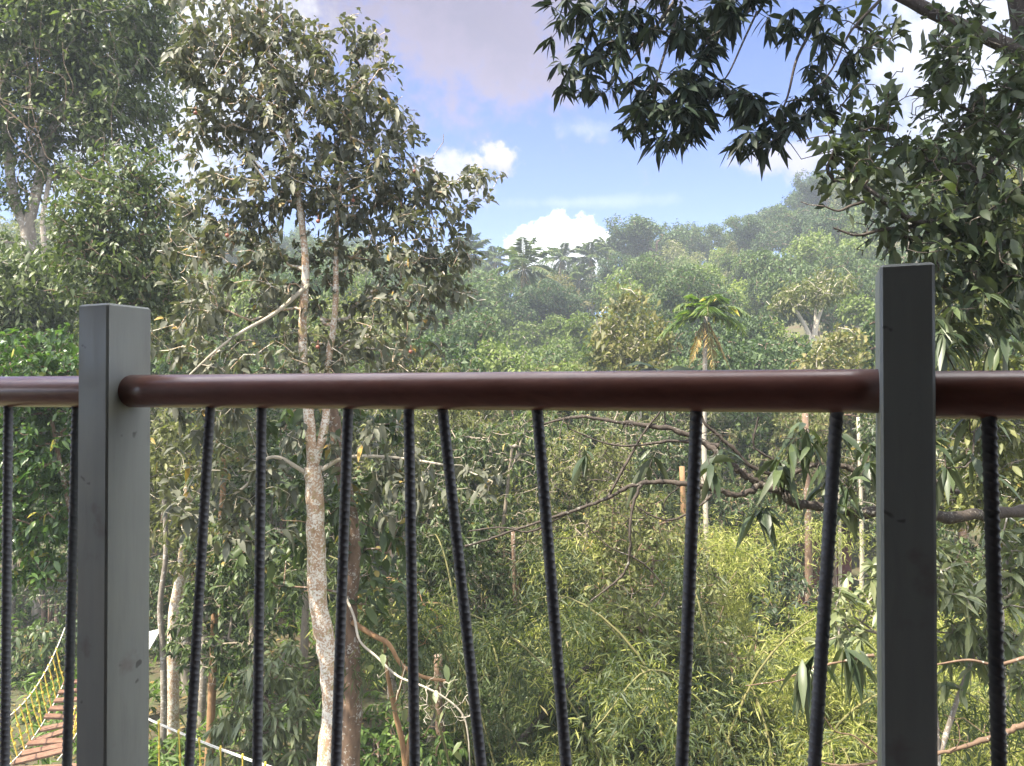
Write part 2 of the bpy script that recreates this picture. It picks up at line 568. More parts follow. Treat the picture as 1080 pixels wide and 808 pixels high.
# ------------------------------------------------------------------ terrain
UA = np.array([-3, -0.9, -0.6, -0.3, -0.07, 0.0, 0.09, 0.15, 0.22, 0.32, 0.41, 0.5, 0.7, 3])
AA = np.array([16, 17, 19, 19, 18.5, 17, 17, 19.5, 23, 26, 29.5, 32.5, 38, 42.])


def hgt(x, y):
    x = np.asarray(x, float)
    y = np.asarray(y, float)
    u = x / np.maximum(y, 4)
    A = np.interp(u, UA, AA)
    t = np.clip((y - 30) / 85.0, 0, 1.25)
    s = np.where(t < 1, t ** 1.25, 1 + (t - 1) * 0.25)
    near = -0.9 * np.exp(-((y - 24) / 9.0) ** 2) + 0.12 * np.sin(x * .7 + y * .3) + 0.1 * np.sin(y * .9 - x * .25)
    return A * s * (y > 0) + near * (y > 2) + 0.5 * np.sin(x * .11 + 1) * np.clip((y - 25) / 30, 0, 1)


xs = np.concatenate((np.linspace(-300, -40, 27)[:-1], np.linspace(-40, 40, 81), np.linspace(40, 300, 27)[1:]))
ys = np.concatenate((np.linspace(-60, 0, 13)[:-1], np.linspace(0, 60, 61), np.linspace(60, 330, 46)[1:]))
GX, GY = np.meshgrid(xs, ys)
GV = np.stack((GX, GY, hgt(GX, GY)), -1).reshape(-1, 3)
nx, ny = len(xs), len(ys)
I = (np.arange(ny - 1)[:, None] * nx + np.arange(nx - 1)[None, :]).ravel()
FQ = np.stack((I, I + 1, I + nx + 1, I + nx), 1)
ground = link('ground', mesh_np('ground', GV, FQ.ravel(), np.arange(len(FQ)) * 4, np.full(len(FQ), 4), None, True), None, (M_GROUND,))
structure(ground)


def G(px, d, dz=0.0):
    x = (px - 540) / F * d
    return np.array((x, d, float(hgt(x, d)) + dz))


# ------------------------------------------------------------------ house behind the camera: deck, wall and roof that shade the railing
def slab(name, c, size, m, bevel=0.01):
    mb = MB()
    mb.box(c, size, 0, bevel)
    return structure(mb.build(name, (m,)))


FZ = EZ - 1.08
slab('balcony_floor', (0, -0.35, FZ - 0.08), (14, 3.6, 0.16), M_DECK)
slab('house_wall', (0, -1.9, FZ + 1.4), (14, 0.2, 2.9), M_HOUSE)
slab('side_light_blocker', (-2.7, -0.75, FZ + 1.4), (0.16, 2.08, 2.9), M_HOUSE)  # unseen end wall, added to keep sky light off the left post's front
slab('balcony_ceiling', (0, -0.55, FZ + 2.86), (14.4, 2.9, 0.12), M_HOUSE)

# ------------------------------------------------------------------ railing
ROOT = thing('railing', 'balcony railing with round red-brown wooden handrail, grey posts and slanted ribbed black bars', 'railing', (0, 1.0, FZ))


def local(o, root):
    """keep world coordinates of a mesh built in world space under a root that only has a location"""
    loc = Vector(root.location)
    o.data.transform(__import__('mathutils').Matrix.Translation(-loc))
    return o


def rail_z(px):
    return F * 0.05 / (32.1 + 0.0159 * px)


def post(px, w, d, ang, top_py, name='post'):
    z = rail_z(px)
    x = (px - 540) / F * z
    top = EZ + (HY - top_py) / F * z
    mb = MB()
    mb.box((0, 0, (FZ + top) / 2), (w, d, top - FZ), 0, 0.003)
    o = mb.build(name, (M_POST,), ROOT)
    o.rotation_euler = (0, 0, -R(ang))
    o.location = (x, z - 1.0, -FZ)
    return x, z


post(121.5, 0.066, 0.078, 25, 323)
post(953.5, 0.053, 0.078, 22, 283)


def rail_seg(a, b, rad=0.025):
    a, b = np.array(a), np.array(b)
    n = 20
    tt = np.linspace(0, 1, n)[:, None]
    mb = MB()
    mb.tube(a * (1 - tt) + b * tt, rad, 40)
    o = mb.build('handrail', (M_RAIL,), ROOT, True)
    local(o, ROOT)
    return o


def RP(px, py=HY, z=None):
    z = rail_z(px) if z is None else z
    return ((px - 540) / F * z, z, EZ + (HY - py) / F * z)


rail_seg(RP(131), RP(948))
rail_seg(RP(-240, HY + 1), RP(120, HY + .5))
zz = 0.818
rail_seg(RP(968, 416.5, .838), RP(1300, 416.5, .775), .0262)
# bottom rail below the frame
mb = MB()
for a, b_ in ((RP(-240), RP(120)), (RP(131), RP(948)), (RP(968, 417, .838), RP(1300, 417, .775))):
    a, b_ = np.array(a), np.array(b_)
    a[2] = b_[2] = FZ + 0.10
    mb.tube([a, a * .5 + b_ * .5, b_], 0.018, 8)
local(mb.build('bottom_rail', (M_POST,), ROOT), ROOT)


def rebar(p_top, p_bot, r0, phase):
    p_top, p_bot = np.array(p_top), np.array(p_bot)
    L = np.linalg.norm(p_top - p_bot)
    n = int(L / 0.0011)
    t_ = np.linspace(0, 1, n)
    k = 18
    a = np.linspace(0, 2 * math.pi, k, endpoint=False)
    ax = unit(p_bot - p_top)
    u = unit(np.cross(ax, (0, 1, 0.0)))
    w = np.cross(ax, u)
    s_ = (t_[:, None] * L) / 0.0098 + np.where(np.sin(a) > 0, 1, -1)[None, :] * a[None, :] * 0.22 + phase
    f_ = s_ - np.floor(s_)
    rib = np.exp(-((f_ - .5) / .15) ** 2) * np.clip(np.abs(np.sin(a)) * 2.2, 0, 1)[None, :]
    lon = np.exp(-(np.sin(a) / .22) ** 2)[None, :]
    rr = r0 * (0.90 + 0.17 * rib + 0.08 * lon)
    C = p_top[None, :] * (1 - t_[:, None]) + p_bot[None, :] * t_[:, None]
    V = C[:, None, :] + rr[:, :, None] * (np.cos(a)[None, :, None] * u + np.sin(a)[None, :, None] * w)
    V = V.reshape(-1, 3)
    i = np.arange(n - 1)[:, None] * k + np.arange(k)[None, :]
    j = np.arange(n - 1)[:, None] * k + (np.arange(k)[None, :] + 1) % k
    Q = np.stack((i, j, j + k, i + k), -1).reshape(-1, 4)
    me = mesh_np('bar', V, Q.ravel(), np.arange(len(Q)) * 4, np.full(len(Q), 4), None, True)
    o = link('bar', me, ROOT, (M_BAR,))
    local(o, ROOT)


rr_ = random.Random(4)
for tx, bx in ((9, 8), (81, 73), (222, 201), (276, 272.5), (367.5, 355), (431, 438), (466, 508), (566, 597), (735, 718), (883, 857), (1042.5, 1051)):
    z = rail_z(tx) if tx < 960 else zz
    ty = 425
    zb = rail_z(bx) if tx < 960 else zz
    p0 = np.array(P(tx, ty, z))
    p1 = np.array(P(bx, 808, zb))
    tlow = (p0[2] - (FZ + 0.10)) / (p0[2] - p1[2])
    rebar(p0, p0 + (p1 - p0) * tlow, 0.0074 if tx < 700 else 0.0078, rr_.random())


# ------------------------------------------------------------------ leaves
def leaves_np(pos, dirv, L, Wd, rng, detail=True, droop=0.35, fold=0.25, jitter=0.35, flat=0.6):
    """blades at pos pointing along dirv; arrays of n"""
    n = len(pos)
    d = unit(dirv + jitter * rng.standard_normal((n, 3)))
    up = np.tile(np.array((0.0, 0.0, 1.0)), (n, 1)) * flat + rng.standard_normal((n, 3)) * (1 - flat) * .9
    side = unit(np.cross(d, up) + 1e-4)
    nor = np.cross(side, d)
    L = np.broadcast_to(L, (n,))[:, None] * (1 + 0.28 * rng.standard_normal((n, 1))).clip(.5, 1.6)
    Wd = np.broadcast_to(Wd, (n,))[:, None] * L / np.mean(L)
    dn = np.array((0, 0, -1.0))[None, :]
    dr = droop * (0.6 + 0.8 * rng.random((n, 1)))
    fo = fold * Wd
    r = rng.random(n)
    if detail:
        def at(t, ww, up_):
            c = pos + d * L * t + dn * L * dr * t * t
            return c + side * Wd * .5 * ww + nor * fo * up_
        V = np.stack((at(0, 0, 0),
                      at(.3, -.85, .45), at(.3, 0, 0), at(.3, .85, .45),
                      at(.62, -.9, .5), at(.62, 0, 0), at(.62, .9, .5),
                      at(1, 0, 0)), 1).reshape(-1, 3)
        T = np.array((0, 2, 1, 0, 3, 2, 1, 2, 5, 4, 2, 3, 6, 5, 4, 5, 7, 5, 6, 7))
        tot = np.array((3, 3, 4, 4, 3, 3))
        m, fm = 8, 6
    else:
        def at(t, ww, up_):
            c = pos + d * L * t + dn * L * dr * t * t
            return c + side * Wd * .5 * ww + nor * fo * up_
        V = np.stack((at(0, 0, 0), at(.42, 1, .8), at(1, 0, 0), at(.42, -1, .8)), 1).reshape(-1, 3)
        T = np.array((0, 1, 2, 0, 2, 3))
        tot = np.array((3, 3))
        m, fm = 4, 2
    flat_i = (np.arange(n)[:, None] * m + T[None, :]).ravel()
    tots = np.tile(tot, n)
    return V, flat_i, tots, np.repeat(r, fm)


class Crown:
    def __init__(s):
        s.V, s.I, s.T, s.R, s.n = [], [], [], [], 0

    def add(s, V, I, T, R_):
        s.V.append(V)
        s.I.append(I + s.n)
        s.T.append(T)
        s.R.append(R_)
        s.n += len(V)

    def mesh(s, name):
        V, I, T, R_ = (np.concatenate(k) for k in (s.V, s.I, s.T, s.R))
        st = np.concatenate(([0], np.cumsum(T)[:-1]))
        return mesh_np(name, V, I, st, T, R_, True)


def spray(cr, tips, dirs, style, rng, n_leaf, L, Wd, detail=True, twig=0.35, droop=0.35, spread=0.0, fold=0.25):
    """leaves for many clumps at once. style: alternate along the twig, or whorl at its tip"""
    m = len(tips)
    k = np.repeat(np.arange(m), n_leaf)
    N = len(k)
    ax = unit(dirs)[k]
    rnd3 = unit(rng.standard_normal((N, 3)))
    perp = unit(np.cross(ax, rnd3))
    if style == 'whorl':
        pos = tips[k] - ax * (rng.random((N, 1)) ** 2) * twig * 0.35
        d = perp * 0.95 + ax * (0.1 + 0.55 * rng.random((N, 1)))
    else:
        pos = tips[k] - ax * rng.random((N, 1)) * twig + rng.standard_normal((N, 3)) * spread
        d = perp * 0.9 + ax * 0.6
    d = d + np.array((0, 0, -droop * .7))
    cr.add(*leaves_np(pos, d, L, Wd, rng, detail, droop, fold))


# ------------------------------------------------------------------ woody skeletons
class Skel:
    def __init__(s):
        s.p, s.par, s.r = [], [], []
        s.chains = []            # lists of node ids, thick end first

    def line(s, pts, r0, r1, k=5, attach=None, jit=0.0):
        q = smoothline(pts, k)
        rad = np.linspace(r0, r1, len(q))
        if jit:
            rj = np.random.default_rng(len(q))
            q = q + rj.normal(0, 1, q.shape) * rad[:, None] * jit
            rad = rad * (1 + .14 * rj.standard_normal(len(q))).clip(.75, 1.35)
        ids = []
        start = attach
        if attach is not None:
            ids.append(attach)
            q, rad = q[1:], rad[1:]
        for pt, rd in zip(q, rad):
            s.p.append(np.array(pt, float))
            s.par.append(start if start is not None else -1)
            s.r.append(rd)
            start = len(s.p) - 1
            ids.append(start)
        s.chains.append((ids, r0))
        return ids

    def near(s, pt):
        A = np.array(s.p)
        return int(np.argmin(((A - pt) ** 2).sum(1)))

    def grow(s, tips, rng, r_tip=0.006, wob=0.12, up=0.25, reach_bias=0.15, seg=0.35):
        """joins each tip to the closest wood; nearest tips first"""
        tips = np.asarray(tips)
        A0 = np.array(s.p)
        d0 = np.sqrt(((tips[:, None, :] - A0[None, ::3, :]) ** 2).sum(-1)).min(1)
        dirs = np.zeros_like(tips)
        cap = len(s.p) + len(tips) * 14
        buf = np.zeros((cap, 3))
        n = len(s.p)
        buf[:n] = A0
        for i in np.argsort(d0):
            t = tips[i]
            q = buf[:n]
            dv = t - q
            dist = np.sqrt((dv ** 2).sum(1))
            cost = dist + 0.45 * np.maximum(0, -dv[:, 2]) + 0.0
            j = int(np.argmin(cost))
            b = q[j].copy()
            D = dist[j]
            m = int(np.clip(D / seg, 2, 7))
            tt = np.linspace(0, 1, m + 1)[1:, None]
            off = rng.standard_normal(3) * wob * D
            off[2] += up * D * .35
            path = b + (t - b) * tt + off * (4 * tt * (1 - tt)) * .6 + rng.standard_normal((m, 3)) * 0.05 * D * (tt < 1)
            ids = [j]
            for pt in path:
                s.p.append(pt)
                s.par.append(ids[-1])
                s.r.append(r_tip)
                buf[n] = pt
                ids.append(n)
                n += 1
            s.chains.append((ids, 0))
            dirs[i] = path[-1] - (path[-2] if m > 1 else b)
        return dirs

    def thicken(s, r_tip, ex=2.4, cap=0.6):
        r = np.array(s.r)
        acc = np.zeros(len(r))
        haschild = np.zeros(len(r), bool)
        for i in range(len(r) - 1, -1, -1):
            own = acc[i] ** (1 / ex) if haschild[i] else r_tip
            if r[i] > r_tip * 1.01:
                own = r[i]
            r[i] = max(r_tip, own)
            if s.par[i] >= 0:
                acc[s.par[i]] += r[i] ** ex if r[i] < 1e9 else 0
                haschild[s.par[i]] = True
        s.r = list(r)

    def mesh(s, name, rng, max_sides=10):
        mb = MB()
        for ids, r0 in s.chains:
            p = np.array([s.p[i] for i in ids])
            r = np.array([s.r[i] for i in ids])
            if r0 == 0 and len(r) > 1:
                r[0] = min(r[0], r[1] * 1.25)
            big = r.max()
            sd = 3 if big < .008 else 4 if big < .02 else 6 if big < .06 else max_sides
            mb.tube(p, r, sd, False, 0.05 if big > .03 else 0, rng)
        V = np.concatenate(mb.v)
        flat = [i for f in mb.f for i in f]
        tot = [len(f) for f in mb.f]
        st = np.concatenate(([0], np.cumsum(tot)[:-1]))
        return mesh_np(name, V, flat, st, tot, None, True)


def in_blobs(blobs, n, rng, shell=0.55):
    """n points in a set of ellipsoids (centre, radii, weight), more of them towards the outside"""
    w = np.array([b[2] for b in blobs], float)
    k = rng.choice(len(blobs), n, p=w / w.sum())
    c = np.array([b[0] for b in blobs])[k]
    r = np.array([b[1] for b in blobs])[k]
    v = unit(rng.standard_normal((n, 3)))
    rad = rng.random((n, 1)) ** (1 / 3.0 * (1 - shell) + 0.05)
    return c + v * rad * r


def B(px, py, d, rx, ry, rd, w=None):
    """ellipsoid of foliage seen at px, py from the balcony, d metres out, rx by ry across, rd deep"""
    return (P(px, py, d), np.array((rx / F * d, rd, ry / F * d)), w if w else rx * ry)


def tree(name, label, cat, trunks, blobs, n_clump, n_leaf, L, Wd, leaf, bark, seed, style='alternate', r_tip=0.005,
         detail=True, twig=0.35, droop=0.35, group=None, base=None, spread=0.03, shell=0.55, bare=0.15):
    """trunks: list of (points, r0, r1); the first starts at the ground"""
    rng = np.random.default_rng(seed)
    sk = Skel()
    for pts, r0, r1 in trunks:
        if sk.p and len(sk.chains):
            sk.line(pts, r0, r1, attach=None)
        else:
            sk.line(pts, r0, r1)
    cr = Crown()
    if n_clump:
        tips = in_blobs(blobs, n_clump, rng, shell)
        dirs = sk.grow(tips, rng, r_tip)
        if bare:
            bt_ = in_blobs(blobs, int(n_clump * bare), rng, .9)
            sk.grow(bt_ + .12 * rng.standard_normal(bt_.shape), rng, r_tip * 1.1, .28, -.1)
        dirs = dirs + 0.25 * rng.standard_normal(dirs.shape) * np.linalg.norm(dirs, axis=1, keepdims=True)
        spray(cr, tips, dirs, style, rng, n_leaf, L, Wd, detail, twig, droop, spread)
    sk.thicken(r_tip)
    base = np.array(trunks[0][0][0] if base is None else base, float)
    root = thing(name, label, cat, base, group)
    tm = sk.mesh('trunk', rng)
    local(link('trunk', tm, root, (bark,)), root)
    if n_clump:
        local(link('crown', cr.mesh('crown'), root, (leaf,)), root)
    return root, sk


def PL(*pp):
    """polyline of (px, py, d)"""
    return [P(*q) for q in pp]



# ------------------------------------------------------------------ tall centre tree with lichen on its forked trunk
HERO_TR = [
    (PL((349, 948, 9), (346, 808, 9), (351, 742, 9), (345, 682, 9), (337, 640, 9), (334, 580, 9), (332, 520, 9), (330, 492, 9)), 0.122, 0.10),
    (PL((330, 494, 9), (326, 440, 9), (321, 400, 9), (319, 340, 9), (322, 285, 9), (318, 235, 9), (310, 180, 9.0), (296, 110, 9), (280, 40, 9), (270, -40, 9)), 0.066, 0.016),
    (PL((331, 494, 9), (343, 445, 9.1), (345, 392, 9.2), (353, 330, 9.2), (354, 270, 9.2), (356, 215, 9.2), (366, 150, 9.2), (374, 110, 9.2)), 0.058, 0.016),
]
HERO_B = [
    B(225, 30, 8.9, 42, 46, .7), B(275, 20, 9, 40, 36, .7), B(300, 60, 9, 46, 44, .8), B(365, 75, 9.1, 46, 52, .8), B(385, 35, 9.1, 22, 24, .4), B(250, 110, 9, 50, 34, .7),
    B(325, 130, 9, 60, 45, .9), B(405, 140, 9.1, 38, 42, .6), B(435, 195, 9.1, 32, 34, .5), B(370, 190, 9, 60, 40, .9),
    B(290, 190, 9, 55, 34, .8), B(225, 225, 8.8, 40, 38, .7), B(505, 188, 9, 24, 14, .3, 420), B(480, 212, 9, 24, 22, .4, 600),
    B(440, 255, 9, 44, 34, .7), B(200, 70, 8.8, 20, 42, .4), B(195, 145, 8.8, 18, 16, .4, 300), B(350, 240, 9.6, 80, 34, .6, 1900),
    B(250, 290, 8.8, 65, 45, .9, 2000), B(340, 310, 9.7, 70, 50, .5, 1900), B(440, 310, 9, 50, 40, .8, 1500), B(200, 350, 8.8, 45, 40, .8, 1200),
    B(285, 375, 8.9, 70, 30, .9, 1100), B(410, 375, 9.2, 55, 30, .9, 1100), B(480, 290, 9.2, 34, 36, .6, 700), B(235, 170, 9.2, 36, 26, .5, 800), B(200, 260, 9.4, 30, 30, .5, 800), B(210, 195, 9.3, 24, 26, .4, 420),
]
hero, hsk = tree('forked_tree', 'tall tree with forked white-mottled orange-brown trunk rising behind the handrail', 'tree',
                 HERO_TR, [(c_, r_ * 1.12, w_) for c_, r_, w_ in HERO_B], 1500, 10, 0.100, 0.05, G_GREY, B_HERO, 11, twig=0.26, droop=0.35, r_tip=0.0042, shell=.2)
# two pale side limbs below the rail, thinly leaved
rng = np.random.default_rng(5)
for pts, r0, bl, nc in (
    (PL((333, 505, 9), (312, 492, 8.95), (296, 483, 8.9), (280, 485, 8.8), (262, 510, 8.7), (235, 530, 8.6), (205, 560, 8.5)), 0.032,
     [B(250, 470, 8.7, 75, 35, .6), B(215, 530, 8.6, 55, 45, .5), B(275, 550, 8.8, 45, 40, .5)], 70),
    (PL((340, 495, 9), (360, 484, 9), (385, 481, 9), (420, 483, 9), (455, 488, 8.9), (485, 494, 8.8), (520, 508, 8.7)), 0.03,
     [B(400, 470, 8.9, 60, 30, .5), B(500, 505, 8.7, 42, 22, .4), B(420, 520, 8.9, 45, 35, .5)], 60),
    (PL((325, 300, 9), (290, 330, 8.7), (255, 350, 8.5), (225, 372, 8.4), (190, 405, 8.3)), 0.03, [B(220, 420, 8.4, 50, 30, .5)], 26),
):
    sk = Skel()
    sk.line(pts, r0, 0.008)
    tips = in_blobs(bl, nc, rng)
    dirs = sk.grow(tips, rng, 0.004)
    cr = Crown()
    spray(cr, tips, dirs, 'alternate', rng, 9, 0.125, 0.06, True, 0.28, 0.45, 0.02)
    sk.thicken(0.004)
    br = local(link('limb', sk.mesh('limb', rng), hero, (B_PALE,)), hero)
    local(link('limb_leaves', cr.mesh('limb_leaves'), br, (G_GREY,)), hero)
mbf = None
for (px, py, dd, r) in ((335, 233, 8.5, .024), (372, 211, 8.6, .022), (437, 180, 8.6, .02), (205, 118, 8.3, .022), (335, 366, 8.3, .022), (239, 248, 8.2, .022), (433, 371, 8.4, .022)):
    c = P(px, py, dd)
    q = np.linspace(-1, 1, 9)
    mb = MB()
    mb.tube([c + np.array((0, 0, r * k)) for k in q], [r * max(.12, math.sqrt(max(0, 1 - k * k))) for k in q], 12)
    mb.tube([c + np.array((0, 0, r)), c + np.array((.004, 0, r + .05))], .004, 4)
    local(mb.build('fruit', (M_FRUIT,), hero, True), hero)

# brown trunk beside it, with a bare white branch reaching right
t2, sk2 = tree('leaning_tree', 'two-stemmed brown tree beside the mottled trunk, with a bare crooked pale branch', 'tree',
               [(PL((372, 920, 9.7), (370, 808, 9.7), (372, 720, 9.7), (368, 640, 9.7), (373, 575, 9.7), (362, 500, 9.8), (350, 430, 9.9)), 0.145, 0.075),
                (PL((356, 920, 9.75), (355, 808, 9.75), (362, 720, 9.75), (369, 640, 9.7)), 0.09, 0.075)],
               [B(390, 540, 9.7, 55, 60, .6), B(300, 560, 9.8, 60, 70, .6), B(400, 600, 9.9, 45, 45, .6), B(360, 450, 9.9, 90, 35, .6)],
               110, 9, 0.16, 0.078, G_DARK, B_BROWN, 21, twig=.35, droop=.4)
sk = Skel()
m = sk.line(PL((364, 626, 9.5), (374, 650, 9.2), (380, 675, 9.0), (398, 692, 8.9), (420, 712, 8.8), (445, 722, 8.7), (470, 735, 8.7), (488, 752, 8.7), (494, 775, 8.7), (496, 812, 8.7)), 0.019, 0.008)
rng = np.random.default_rng(8)
tips = in_blobs([B(470, 740, 8.7, 34, 30, .25), B(440, 735, 8.7, 24, 18, .2), B(410, 700, 8.8, 20, 14, .2, 300)], 80, rng)
sk.grow(tips, rng, 0.003, .2, 0)
sk.thicken(0.003)
br = local(link('bare_branch', sk.mesh('bare_branch', rng), t2, (B_PALE,)), t2)
sk = Skel()
sk.line(PL((372, 655, 9.6), (392, 668, 9.5), (410, 678, 9.4), (424, 700, 9.4), (445, 712, 9.4), (470, 717, 9.4)), 0.035, 0.02)
local(link('side_branch', sk.mesh('side_branch', rng), t2, (B_ORANGE,)), t2)
for q in ((404, 690, 8.85), (392, 700, 8.9), (428, 745, 8.7), (488, 782, 8.65), (478, 790, 8.65), (470, 700, 8.7), (482, 712, 8.7), (460, 728, 8.7), (474, 742, 8.7)):
    cr = Crown()
    spray(cr, np.array([P(*q)]), np.array([(0.2, -.3, -.8)]), 'alternate', rng, 1, .15, .08, True, .02, .5)
    local(link('leaf', cr.mesh('leaf'), br, (G_PALE,)), t2)

# ------------------------------------------------------------------ left side
tree('grey_trunk_tree', 'vine-hung tall tree with pale forking trunk above the shiny leaves at left', 'tree',
     [([G(118, 18), *PL((112, 600, 18), (90, 480, 18), (55, 380, 18), (34, 300, 18), (28, 240, 18))], 0.24, 0.16),
      (PL((28, 242, 18), (40, 190, 18), (48, 150, 18), (66, 110, 18), (80, 50, 18), (95, -30, 18)), 0.13, 0.05),
      (PL((28, 244, 18), (12, 200, 18), (4, 130, 18), (0, 60, 18.2), (-8, -30, 18)), 0.13, 0.06),
      (PL((50, 330, 17.5), (46, 260, 17.5), (44, 230, 17.6), (52, 180, 17.8)), 0.07, 0.05)],
     [B(40, 50, 18, 60, 50, 1.4), B(110, 40, 18, 60, 50, 1.5), B(150, 80, 18, 38, 50, 1.2), B(60, 110, 18, 60, 40, 1.3),
      B(125, 130, 18, 50, 36, 1.2), B(5, 110, 18, 40, 60, 1.2), B(90, 0, 18, 90, 40, 1.5), B(5, 20, 18, 50, 50, 1.2), B(165, 25, 18, 26, 40, 1),
      B(10, 180, 18, 30, 40, 1.0, 700), B(15, 280, 18.5, 40, 30, 1, 700), B(75, 175, 18.3, 40, 22, .8, 600), B(30, 310, 17, 50, 40, 1, 2600), B(20, 350, 17, 50, 40, 1, 2600)],
     2300, 16, 0.14, 0.066, G_LEFT, B_GREY, 31, twig=.5, droop=.35, r_tip=.008, spread=.12)
rng = np.random.default_rng(33)
for k in range(10):
    px, py = rng.uniform(-5, 150), rng.uniform(-20, 90)
    q = [P(px + i * rng.uniform(-9, 9) * 1.2, py + i * rng.uniform(18, 34), 16.9) for i in range(6)]
    mb = MB()
    mb.tube(smoothline(q, 4), 0.0055, 3, False)
    local(mb.build('vine', (B_BROWN,), bpy.data.objects['grey_trunk_tree']), bpy.data.objects['grey_trunk_tree'])

tree('bushy_tree', 'bushy green tree standing above the left railing post', 'tree',
     [([G(128, 14), *PL((130, 560, 14), (130, 400, 14), (125, 300, 14), (120, 200, 14))], 0.13, 0.04)],
     [B(115, 195, 14, 50, 34, .9), B(85, 235, 13.8, 36, 40, .8), B(145, 240, 14, 44, 46, 1), B(105, 290, 13.8, 55, 40, 1),
      B(160, 290, 14, 36, 46, .9), B(140, 330, 14, 50, 36, .9), B(150, 185, 14, 30, 18, .6, 500), B(182, 215, 14.2, 22, 26, .6, 500), B(190, 260, 14.2, 22, 20, .5, 350),
      B(80, 185, 14, 20, 18, .5, 260), B(120, 160, 14, 24, 14, .5, 260), B(66, 270, 13.8, 16, 26, .5, 240), B(196, 310, 14.2, 20, 24, .5, 300), B(165, 165, 14.2, 18, 12, .4, 160)],
     820, 15, 0.105, 0.052, G_LEFT, B_BROWN, 41, twig=.42, droop=.4, spread=.1, shell=.3, bare=.3)

tree('glossy_tree', 'small tree with shiny fresh green leaves left of the left railing post', 'tree',
     [([G(112, 11), *PL((110, 720, 11), (100, 640, 11), (75, 540, 11), (50, 420, 11))], 0.06, 0.025)],
     [B(40, 380, 11, 55, 34, .7), B(15, 440, 11, 45, 50, .7), B(58, 470, 11, 40, 55, .7), B(25, 530, 11, 48, 50, .7), B(62, 575, 11, 36, 40, .6), B(15, 590, 11, 40, 26, .6), B(-10, 500, 11, 40, 80, .7),
      B(85, 400, 11, 40, 40, .6)],
     760, 13, 0.105, 0.05, G_GLOSS, B_BROWN, 51, twig=.32, droop=.4, style='alternate')

# slim trunks between the post and the first bars
for i, (pp, d, r0, r1, bk, lab, blobs, lf) in enumerate((
    (((183, 760), (184, 690), (186, 640), (192, 600), (196, 560), (200, 480)), 17, .15, .08, B_HERO, 'straight orange-brown trunk just right of the left railing post', [B(200, 500, 17, 45, 60, 1), B(180, 560, 17, 35, 40, 1)], G_OLIVE),
    (((174, 780), (174, 700), (170, 640), (176, 580), (172, 500)), 16, .07, .045, B_GREY, 'thin crooked grey trunk next to the straight orange-brown trunk', [B(175, 470, 16, 35, 40, .8)], G_OLIVE),
    (((222, 790), (226, 700), (229, 620), (233, 560), (238, 480)), 15, .085, .05, B_ORANGE, 'slim trunk seen between the third and fourth bars from the left', [B(238, 450, 15, 45, 45, .9), B(215, 580, 15, 34, 40, .8)], G_OLIVE),
    (((214, 780), (217, 660), (213, 560), (210, 470)), 18, .09, .05, B_GREY, 'slim grey trunk right behind the third bar', [B(215, 430, 18, 45, 40, .9)], G_DARK),
)):
    tree('slim_tree', lab, 'tree', [([G(pp[0][0], d), *[P(a, b_, d) for a, b_ in pp[1:]]], r0, r1)], blobs, 90, 10, .15, .062, lf, bk, 60 + i, twig=.35, droop=.4)

# small branching tree with orange-brown stems, centre bottom
tree('small_orange_tree', 'small tree with two bare orange-brown stems between the fifth and sixth bars', 'tree',
     [([G(428, 11), *PL((428, 808, 11), (416, 745, 11), (408, 700, 11), (404, 640, 11))], .055, .02),
      (PL((428, 808, 11), (436, 760, 11), (439, 720, 11), (437, 680, 11)), .045, .02),
      (PL((416, 745, 11), (425, 712, 11), (428, 690, 11)), .03, .012)],
     [B(410, 640, 11, 40, 40, .7), B(440, 660, 11, 30, 35, .6)], 44, 9, .15, .06, G_DARK, B_ORANGE, 71, twig=.3)

# ------------------------------------------------------------------ right side: long-leaved tree reaching across
RT = 5.2
MT, msk = tree('overhanging_tree', 'large tree with dark leaves hanging over the sky and a gnarled low limb', 'tree',
     [([np.array((4.9, 6.3, float(hgt(4.9, 6.3)))), *PL((1180, 600, 6), (1160, 380, 5.8), (1128, 200, 5.6), (1104, 90, 5.5), (1088, 20, 5.5), (1075, -60, 5.4))], .22, .10),
      (PL((1096, 60, 5.5), (1050, 40, 5.45), (1000, 18, 5.4), (940, -12, 5.4), (880, -34, 5.4), (800, -50, 5.5), (720, -44, 5.6), (650, -20, 5.7)), .06, .015),
      (PL((1110, 190, 5.6), (1080, 212, 5.4), (1040, 224, 5.2), (1000, 232, 5.0), (975, 235, 4.9), (950, 225, 4.85), (925, 205, 4.8), (905, 190, 4.8)), .04, .01),
      (PL((985, 233, 4.95), (955, 240, 4.9), (930, 242, 4.85), (905, 248, 4.8), (880, 240, 4.8)), .018, .006),
      (PL((930, 207, 4.82), (900, 216, 4.8), (885, 222, 4.8), (870, 217, 4.8)), .012, .005),
      (PL((1085, 100, 5.5), (1060, 150, 5.2), (1030, 190, 5.0), (1010, 240, 4.9)), .03, .008)],
     [B(1040, 60, 4.9, 60, 60, .4, 2400), B(960, 60, 5.2, 65, 55, .5, 900), B(985, 125, 5.1, 70, 50, .5, 1500), B(1050, 150, 5.1, 55, 60, .5, 1900), B(940, 165, 5.0, 50, 40, .4, 1000),
      B(1000, 210, 4.9, 80, 46, .5, 2500), B(905, 120, 5.1, 30, 35, .3, 420), B(900, 170, 4.9, 26, 24, .25, 380), B(1050, 240, 4.9, 50, 60, .5, 2100), B(1000, 270, 4.9, 66, 36, .45, 1500),
      B(935, 235, 4.9, 30, 24, .3, 260), B(1050, 320, 4.9, 50, 45, .4, 1400), B(900, 30, 5.3, 40, 40, .4, 360), B(870, 150, 5.0, 14, 20, .2, 80)],
     520, 7, 0.092, 0.044, G_BROAD, B_DARK, 81, twig=.25, droop=.4, r_tip=.0034, bare=.35)
rng = np.random.default_rng(9)
